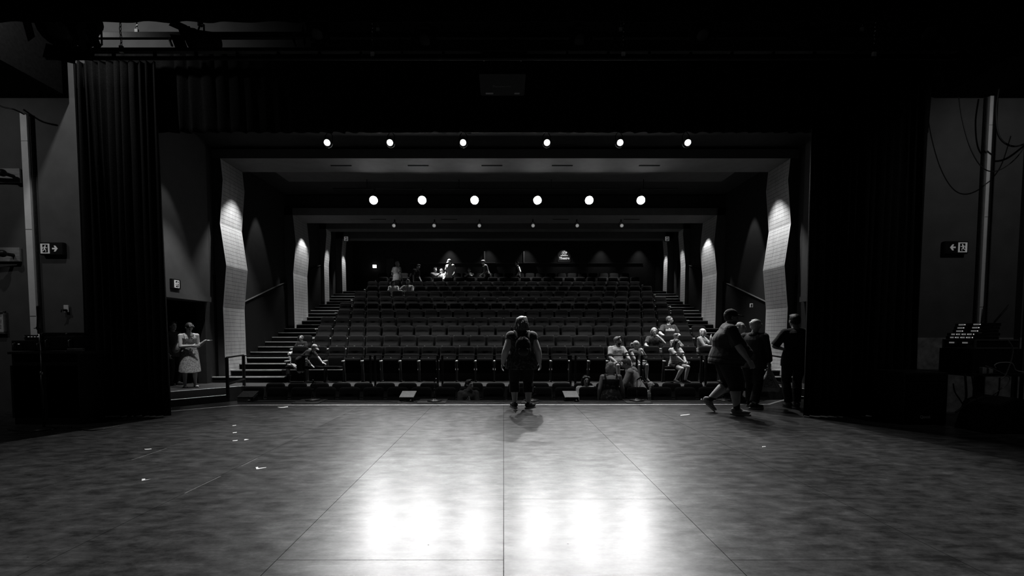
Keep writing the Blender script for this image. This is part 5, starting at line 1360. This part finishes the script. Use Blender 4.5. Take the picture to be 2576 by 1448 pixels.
lantern(1765, 70, 6.9, 1.1, -.2, 60, 'unlit lantern second past the projector', b1.z)
lantern(2030, 92, 6.9, 1.0, .5, 30, 'unlit lantern third past the projector', b1.z)
lantern(2330, 70, 6.5, 1.2, -.4, 45, 'unlit lantern at the dark end of the bars', b1.z)
# projector hung in front of the border curtain
c = at(1264, 190, 6.35); t = thing('projector', 'black ceiling projector hanging in front of the border curtain', 'projector', c)
bm = B(); box(bm, (0, .26, .10), .64, .56, .19, bev=.018); obj('casing', bm, M['case'], t)
bm = B(); box(bm, (0, .26, .30), .10, .10, .26); box(bm, (0, .2, .21), .30, .30, .03); obj('mount', bm, M['blackmetal'], t)
for sg in (1, -1):
    bm = B(); ell(bm, V((sg*.25, -.02, .19)), V((.012, 0, 0)), V((0, .01, 0)), V((0, 0, .018)), 8, 6); obj('corner_bolt', bm, M['chrome'], t, True)
bm = B()
for i in range(12): box(bm, (.10+.012*i, -.022, .185), .006, .006, .008)
obj('vent', bm, M['edge'], t)
place_text('logo', 'Panasonic', .066, V((-.01, .27, .004)), XU, V((0, -1, 0)), M['cmid'], t, .001, .001)
place_text('label_text', 'DLP', .03, V((.0, .42, .004)), XU, V((0, -1, 0)), M['cdark'], t, .001)
for x, w_ in ((-.19, .11), (.21, .075)):
    bm = B(); box(bm, (x, .46, .002), w_, .045, .004); obj('sticker', bm, M['cgrey'], t)
cord('cable', [(.30, .02, .17), (.37, .0, .16), (.40, .02, .02), (.38, .1, .1), (.30, .2, .21)], .005, M['cable'], t)
# ---- the wall by the thin mic stand
def wpt(px, py, d=.0): return at(px, py, PY-d)
def conduit(pa, pb, wd, label):
    a, b = wpt(*pa, .06), wpt(*pb, .06); z0, z1 = min(a.z, b.z), max(a.z, b.z); x = (a.x+b.x)/2
    t = thing('wall_conduit', label, 'conduit', (x, PY-.02, z0))
    bm = B(); box(bm, (0, -.03, (z1-z0)/2), wd, .09, z1-z0, bev=.006); obj('cover', bm, M['pipe'], t)
    for q in (.12, .5, .88):
        bm = B(); box(bm, (0, -.078, (z1-z0)*q), wd*.98, .004, .004); obj('joint', bm, M['cmid'], t)
    bm = B(); box(bm, (wd*.62 if x < 0 else -wd*.62, -.02, (z1-z0)/2), .022, .04, z1-z0); obj('shadow_strip', bm, M['cdark'], t)  # dark strip built along the cover edge as its shade
conduit((62, 286), (92, 862), .115, 'pale vertical conduit on the wall behind the thin mic stand')
conduit((2492, 243), (2466, 842), .105, 'pale vertical conduit on the wall behind the radio receivers')
for py, lab in ((444, 'upper'), (642, 'lower')):
    c = wpt(36, py, .03); c.y = PY-.03; t = thing('pivot_arm', '%s black pivoting arm on a pale timber board, near the framed notice' % lab, 'wall bracket', c)
    bm = B(); box(bm, (-.28, .0, .015), .78, .03, .24); obj('backing_board', bm, M['board'], t)
    bm = B(); tube(bm, [(0, -.02, 0), (0, -.16, 0)], .03, 10); ell(bm, V((0, -.19, 0)), V((.062, 0, 0)), V((0, .062, 0)), V((0, 0, .062))); obj('pivot_ball', bm, M['blackmetal'], t, True)
    bm = B(); tube(bm, [(0, -.19, 0), (-.55, -.34, .09), (-1.3, -.5, .20)], [.034, .03, .026], 10); obj('arm', bm, M['blackmetal'], t, True)
a, b = wpt(-30, 788), wpt(20, 832)
t = thing('picture_frame', 'framed printed notice at the very edge of the wall', 'framed notice', ((a.x+b.x)/2, PY-.03, (a.z+b.z)/2))
hw, hh = (b.x-a.x)/2, (a.z-b.z)/2+.03
bm = B(); box(bm, (0, 0, 0), hw*2-.02, .01, hh*2-.02); obj('notice', bm, M['paper'], t)
bm = B()
for x, z, w_, h_ in ((0, hh, hw*2+.03, .03), (0, -hh, hw*2+.03, .03), (hw, 0, .03, hh*2), (-hw, 0, .03, hh*2)): box(bm, (x, -.01, z), w_, .03, h_)
obj('frame', bm, M['cmid'], t)
bm = B(); rd = random.Random(2)
for i in range(11): w_ = rd.uniform(.5, .9)*hw*1.5; box(bm, (-.0, -.0065, hh*.72-i*hh*.13), w_, .002, .006)
obj('printed_lines', bm, M['cdark'], t)
bm = B(); c = wpt(22, 743); ell(bm, V((0, 0, 0)), V((.10, 0, 0)), V((0, .004, 0)), V((0, 0, .022)), 12, 6); ell(bm, V((-.2, 0, 0)), V((.06, 0, 0)), V((0, .004, 0)), V((0, 0, .026)), 12, 6)
o = obj('wall_patch', bm, M['board'], None); o.location = (c.x, PY+.02, c.z); tag(o, 'two pale filler patches on the wall above the framed notice', 'wall patch')
c = wpt(167, 776, .03); t = thing('power_outlet', 'pale wall outlet with a black plug in it', 'outlet', c)
bm = B(); box(bm, (0, 0, 0), .085, .02, .125, bev=.008); obj('faceplate', bm, M['pipe'], t)
bm = B(); lathe(bm, [(.022, 0), (.022, .05), (.012, .055)], V((.01, -.01, -.03)), 12, V((0, -1, 0))); tube(bm, [(.01, -.05, -.03), (-.02, -.07, -.02), (-.035, -.06, -.06)], .008, 6); obj('plug', bm, M['black'], t, True)
# tall equipment counter with mixers, and the thin mic stand
YL = 6.85
ct = thing('equipment_counter', 'dark chest-high equipment counter against the curtained wall', 'counter', (X_(112, YL), YL, 0))
zc_ = at(100, 884, YL).z; wd = (X_(186, YL)-X_(20, YL))
bm = B(); box(bm, (0, .24, zc_-.02), wd+.10, .52, .035, bev=.005); obj('worktop', bm, M['steel'], ct)
bm = B(); box(bm, (-.04, .25, (zc_-.04)/2), wd, .44, zc_-.04, bev=.004); obj('carcass', bm, M['case'], ct)
for x in (-.28, .26):
    bm = B(); box(bm, (x-.04, .036, zc_*.45), .5, .012, zc_*.72, bev=.004); d = obj('door', bm, M['black'], ct)
    bm = B(); box(bm, (x-.04+(.2 if x < 0 else -.2), .022, zc_*.6), .02, .02, .10, bev=.004); obj('handle', bm, M['blackmetal'], d)
def rackbox(name, label, cat, px0, px1, py0, py1, Y, dep, m='case', lights=0, group=None, sub=None):
    a, b = at(px0, py1, Y), at(px1, py0, Y)
    t = thing(name, label, cat, ((a.x+b.x)/2, Y, a.z), 0, group)
    W_, H_ = b.x-a.x, b.z-a.z
    bm = B(); box(bm, (0, dep/2, H_/2), W_, dep, H_, bev=.004); obj('casing', bm, M[m], t)
    bm = B(); box(bm, (0, -.002, H_/2), W_*.92, .012, H_*.8, bev=.002); fp = obj('front_panel', bm, M['blackmetal'], t)
    for i in range(lights):
        bm = B(); box(bm, (-W_*.25+i*W_*.16, -.011, H_*.66), .022, .006, .012); obj('indicator', bm, M['display'], t)
    for s in (-1, 1):
        bm = B(); tube(bm, [(s*W_*.38, -.005, H_*.25), (s*W_*.38, -.035, H_*.3), (s*W_*.38, -.035, H_*.7), (s*W_*.38, -.005, H_*.75)], .006, 6); obj('handle', bm, M['edge'], t, True)
    return t
rackbox('amplifier', 'low black amplifier on the counter end closest to the framed notice', 'amplifier', 30, 108, 856, 882, YL+.15, .3, 'case', 1)
rackbox('radio_receiver', 'small receiver with four glowing windows on top of the low amplifier', 'radio receiver', 62, 110, 842, 855.5, YL+.18, .22, 'case', 4)
rackbox('equipment_rack', 'pale-edged open rack case on the counter beneath the folded black case', 'equipment rack', 112, 186, 845, 881, YL+.1, .35, 'case', 0)
rackbox('laptop_case', 'flat black case lying on top of the pale-edged rack', 'case', 100, 181, 836, 844.6, YL+.12, .32, 'case', 0)
bm = B(); q = at(176, 881, YL); box(bm, (0, .1, .015), .24, .05, .03, bev=.01); o = obj('cable_duct', bm, M['cmid'], None); o.location = q; tag(o, 'grey plastic strip lying along the counter edge', 'strip')
st = onz(111, 1080); t = thing('mic_stand', 'thin chrome microphone stand in front of the dark equipment counter', 'microphone stand', (st.x, st.y, 0))
hz = at(88, 836, st.y).z
bm = B(); lathe(bm, [(.13, 0), (.135, .01), (.12, .02), (.02, .04)], V((0, 0, 0)), 24); obj('base', bm, M['steel'], t, True)
bm = B(); tube(bm, [(0, 0, .03), (0, 0, hz*.58)], .013, 8, False); obj('lower_tube', bm, M['steel'], t, True)
bm = B(); tube(bm, [(0, 0, hz*.57), (0, 0, hz)], .0075, 8, False); obj('upper_tube', bm, M['chrome'], t, True)
bm = B(); lathe(bm, [(.016, 0), (.019, .02), (.016, .05)], V((0, 0, hz*.565)), 12); obj('clutch', bm, M['edge'], t, True)
bm = B(); tube(bm, [(0, 0, hz), (0, 0, hz+.03), (.0, -.02, hz+.07)], .02, 8); tube(bm, [(-.05, -.02, hz+.06), (.02, -.02, hz+.06)], .006, 6); obj('clip', bm, M['blackmetal'], t, True)
bm = B(); tube(bm, [(0, -.02, hz+.05), (.02, -.02, hz+.22), (.03, -.02, hz+.36)], [.014, .018, .026], 10); obj('microphone', bm, M['blackmetal'], t, True)
for i, (x, z) in enumerate(((.0, 0),)):
    q = at(178, 884, YL+.2)
    tag(cord('cable_coil', [q+V((.02, -.1, 0)), q+V((.10, -.12, -.10)), q+V((.04, -.12, -.22)), q+V((.13, -.12, -.30)), q+V((.16, -.12, -.14)), q+V((.06, -.12, -.05)), q+V((.08, -.12, -.34)), q+V((.10, -.1, -.7)), q+V((.05, -.1, -1.08))], .012, M['cable']), 'tangle of black cable hanging off the counter end by the curtain', 'cable')
tag(cord('cable', [onz(20, 1080, .006), onz(90, 1084, .006), onz(160, 1072, .006), onz(230, 1082, .006), onz(300, 1070, .006)], .007, M['cable']), 'black cable on the dark floor before the counter', 'cable')
tag(cord('hanging_cable', [at(-40, 240, 7.6), at(0, 266, 7.6), at(35, 275, 7.6), at(60, 287, 7.75)], .012, M['cable']), 'black cable drooping from above to the conduit top', 'cable')
# ---- the wall by the radio receivers
tag(cord('hanging_cable', [at(2412, 245, 7.6), at(2420, 300, 7.6), at(2440, 370, 7.6), at(2468, 418, 7.6), at(2500, 431, 7.6), at(2540, 412, 7.6), at(2576, 370, 7.6), at(2600, 300, 7.6)], .008, M['cable']), 'thin black cable hanging in a deep loop across the pale conduit', 'cable')
tag(cord('hanging_cable', [at(2512, 225, 7.7), at(2505, 280, 7.7), at(2512, 340, 7.7), at(2540, 366, 7.7), at(2576, 362, 7.7), at(2620, 330, 7.7)], .014, M['cable']), 'thicker black cable hanging in a shorter loop beyond the pale conduit', 'cable')
t = thing('wall_conduit', 'vertical steel post at the picture edge beyond the receivers', 'post', (X_(2575, 7.3), 7.3, 0))
bm = B(); tube(bm, [(0, 0, 0), (0, 0, 5.5)], .025, 10, False); obj('tube', bm, M['edge'], t, True)
bm = B(); box(bm, (-.06, .05, 2.75), .05, .05, 5.5); obj('backing', bm, M['black'], t)
TX0, TX1, TY0, TY1 = 6.76, 8.9, 6.55, 7.45
zt = at(2470, 939, 6.6).z
t = thing('equipment_table', 'black table carrying the flight case and radio receivers', 'table', ((TX0+TX1)/2, 7.0, 0))
bm = B(); box(bm, (0, 0, zt-.02), TX1-TX0, TY1-TY0, .04, bev=.004); obj('table_top', bm, M['steel'], t)
for x in (-1, 1):
    for y in (-1, 1):
        bm = B(); box(bm, (x*(TX1-TX0-.36)/2, y*(TY1-TY0-.16)/2, (zt-.04)/2), .09, .06, zt-.04); obj('leg', bm, M['black'], t)
def sidebox(name, label, cat, X0, Yn, Yf, z0, H_, D_, m='case', group=None):
    """box whose working face looks across the stage (-X)"""
    t = thing(name, label, cat, (X0, (Yn+Yf)/2, z0), 0, group); W_ = Yf-Yn
    bm = B(); box(bm, (D_/2, 0, H_/2), D_, W_, H_, bev=.004); obj('casing', bm, M[m], t)
    return t, W_
z = zt
hc_ = at(2475, 877, 6.6).z - zt
t, W_ = sidebox('flight_case', 'large black flight case on the table under the radio receivers', 'flight case', 6.84, 6.62, 7.12, z, hc_, .72)
for yy in (-W_/2, W_/2):
    bm = B(); box(bm, (0, yy, hc_/2), .02, .02, hc_); obj('corner_edge', bm, M['steel'], t)
bm = B(); box(bm, (-.004, 0, hc_*.5), .01, .14, .10, bev=.003); obj('handle', bm, M['steel'], t)
z += hc_+.001
hr = at(2475, 853, 6.6).z - z
t, W_ = sidebox('rack_case', 'open aluminium-edged rack case between the flight case and the receivers', 'rack case', 6.86, 6.62, 7.10, z, hr, .62)
for y_, z_2, wy, hz_ in ((-W_/2, hr/2, .022, hr), (W_/2, hr/2, .022, hr), (0, .008, W_, .016), (0, hr-.008, W_, .016)):
    bm = B(); box(bm, (-.004, y_, z_2), .014, wy, hz_); obj('edge_extrusion', bm, M['edge'], t)
for zz2 in (.01, hr-.01):
    bm = B(); box(bm, (.31, -W_/2-.003, zz2), .62, .010, .022); obj('edge_extrusion', bm, M['edge'], t)
for i in range(2):
    bm = B(); box(bm, (-.012, .10-.20*i, hr*.62), .006, .075, .022); obj('display', bm, M['display'], t)
bm = B(); box(bm, (-.012, -.17, hr*.25), .006, .09, .03); obj('name_plate', bm, M['cmid'], t)
z += hr+.001
h_ = (at(2475, 811, 6.65).z - z)/5
nm = ['lowest', 'second lowest', 'middle', 'second highest', 'topmost']
for i in range(5):
    x0 = 6.88+.016*i+(.04 if i > 1 else 0)
    t, W_ = sidebox('radio_receiver', '%s slim radio receiver in the stack of five on the rack case' % nm[i], 'radio receiver', x0, 6.64, 7.06 if i > 1 else 7.09, z, h_-.004, .26 if i > 1 else .34, 'case', 'stacked radio receivers')
    n_ = 2 if i > 1 else 4
    for q in range(n_):
        bm = B(); yy = W_/2-.10-q*(W_-.2)/(n_-1); box(bm, (-.003, yy, h_*.5), .006, .075 if n_ == 2 else .05, h_*.42); obj('display', bm, M['display'] if n_ == 2 else M['signlit'], t)
        bm = B(); box(bm, (-.003, yy-.055, h_*.5), .006, .008, h_*.3); obj('indicator', bm, M['led'], t)
    bm = B(); lathe(bm, [(.011, 0), (.010, .012)], V((0, 0, h_*.5)), 12, V((-1, 0, 0))); obj('knob', bm, M['blackmetal'], t, True)
    if i in (1, 3, 4):
        for yy, dx, dy in ((.05, .05, .04), (-.12, .10, -.09)):
            bm = B(); tube(bm, [(.24, yy, h_*.5), (.25, yy, h_+.02), (.25+dx, yy+dy, h_+.26)], [.006, .006, .004], 6); obj('antenna', bm, M['black'], t, True)
    z += h_
bm = B(); box(bm, (0, 0, 0), .06, .05, .09, bev=.004); o = obj('power_adapter', bm, M['cgrey'], None); o.location = at(2473, 920, 6.58)+V((0, 0, -.02)); o.location.z = zt+.046; tag(o, 'pale power adapter at the table edge before the flight case', 'adapter')
bm = B(); box(bm, (0, 0, 0), .06, .05, .08, bev=.004); o = obj('power_adapter', bm, M['cgrey'], None); o.location = (at(2486, 912, 6.6).x, 6.58, zt+.041); tag(o, 'second pale power adapter, just beyond the first on the table', 'adapter')
q = lambda px, py, Y=6.5: at(px, py, Y)
for pts, r, m, lab in (
    ([q(2535, 855), q(2547, 875), q(2545, 900), q(2537, 925), q(2528, 945), q(2515, 955)], .009, 'gcable', 'grey cable looping down from the receivers over the table edge'),
    ([q(2480, 920), q(2500, 928), q(2520, 938), q(2540, 950), q(2532, 968), q(2515, 980), q(2500, 990)], .007, 'gcable', 'grey lead running from the power adapter below the table'),
    ([q(2505, 925), q(2502, 918), q(2515, 912), q(2545, 913), q(2555, 930), q(2576, 936)], .007, 'wcable', 'pale lead curling across the table beside the adapters'),
    ([q(2398, 965), q(2402, 985), q(2415, 1005), q(2425, 1020), q(2440, 1032), q(2462, 1042)], .009, 'cable', 'black cable slanting to the floor under the table near the loudspeaker'),
    ([q(2428, 945), q(2430, 975), q(2430, 1000), q(2422, 1022), q(2405, 1036)], .014, 'cable', 'thick black cable hanging straight down under the table'),
    ([q(2445, 945), q(2450, 980), q(2458, 1010), q(2462, 1040)], .009, 'cable', 'black cable just before the table leg'),
    ([q(2515, 950), q(2512, 985), q(2500, 1010), q(2482, 1028), q(2470, 1040)], .009, 'cable', 'black cable sagging behind the table leg'),
    ([q(2420, 1025), q(2445, 1008), q(2470, 1000), q(2495, 995), q(2520, 975)], .006, 'cable', 'thin cable crossing low under the table')):
    tag(cord('cable', pts, r, M[m]), lab, 'cable')
# loudspeakers
zs = at(2340, 936, 6.85).z
t = thing('loudspeaker', 'tall black loudspeaker with a small pale badge, beside the curtain', 'loudspeaker', (X_(2335, 6.85), 6.85, 0))
w_ = X_(2390, 6.85)-X_(2280, 6.85)
bm = B(); box(bm, (0, .30, zs/2), w_, .6, zs, bev=.02); obj('cabinet', bm, M['case'], t)
bm = B(); box(bm, (0, -.006, zs*.42), w_*.9, .02, zs*.74, bev=.006); obj('grille', bm, M['matte'], t)
bm = B(); box(bm, (0, -.004, zs*.90), w_*.9, .016, zs*.12, bev=.006); obj('horn_grille', bm, M['matte'], t)
place_text('badge', 'Quest', .062, V((-.02, -.019, zs*.155)), XU, ZU, M['cgrey'], t, .002, .002)
for x in (-1, 1):
    bm = B(); box(bm, (x*w_*.5, .3, zs*.6), .012, .16, .05); obj('handle', bm, M['blackmetal'], t)
t = thing('loudspeaker', 'black wedge loudspeaker on the floor under the far table end', 'loudspeaker', (X_(2555, 6.2), 6.2, 0))
bm = B(); prism(bm, [V((-.30, 0, 0)), V((.35, 0, 0)), V((.35, 0, .45)), V((.05, 0, .50)), V((-.18, 0, .40))], (0, .5, 0)); bmesh.ops.bevel(bm, geom=bm.edges[:], offset=.012, segments=2, affect='EDGES'); obj('cabinet', bm, M['case'], t)
bm = B(); prism(bm, [V((.02, -.01, .05)), V((.30, -.01, .05)), V((.30, -.01, .40)), V((.02, -.01, .40))], (0, .012, 0)); obj('grille', bm, M['matte'], t)
# ---- dim work lamps in the wings, the last spot an added fill
t = thing('work_light', 'small lit work lamp tucked above the hanging lanterns', 'work light', (-6.75, 5.9, 6.55))
bm = B(); lathe(bm, [(.05, 0), (.09, -.08), (.095, -.10)], V((0, 0, .02)), 14); obj('shade', bm, M['black'], t, True)
bm = B(); ell(bm, V((0, 0, -.05)), V((.03, 0, 0)), V((0, .03, 0)), V((0, 0, .035))); obj('bulb', bm, M['lensC'], t, True)
def point(name, loc, power, rad=.05):
    l = bpy.data.lights.new(name, 'POINT'); l.energy = power; l.shadow_soft_size = rad
    o = bpy.data.objects.new(name, l); COL.objects.link(o); o.location = loc; return o
spot('wing_lamp', (-7.0, 6.1, 6.40), (-7.3, 8.0, 5.9), 110, 150, .6, .05)
spot('wing_wall_spot', (-9.4, 5.12, 5.30), (-8.5, 8.0, 2.4), 55, 125, .7, .04)
spot('wing_wall_spot', (7.9, 5.12, 5.30), (8.9, 8.0, 2.4), 45, 125, .7, .04)  # added to match the other wing and brighten the receiver-side wall
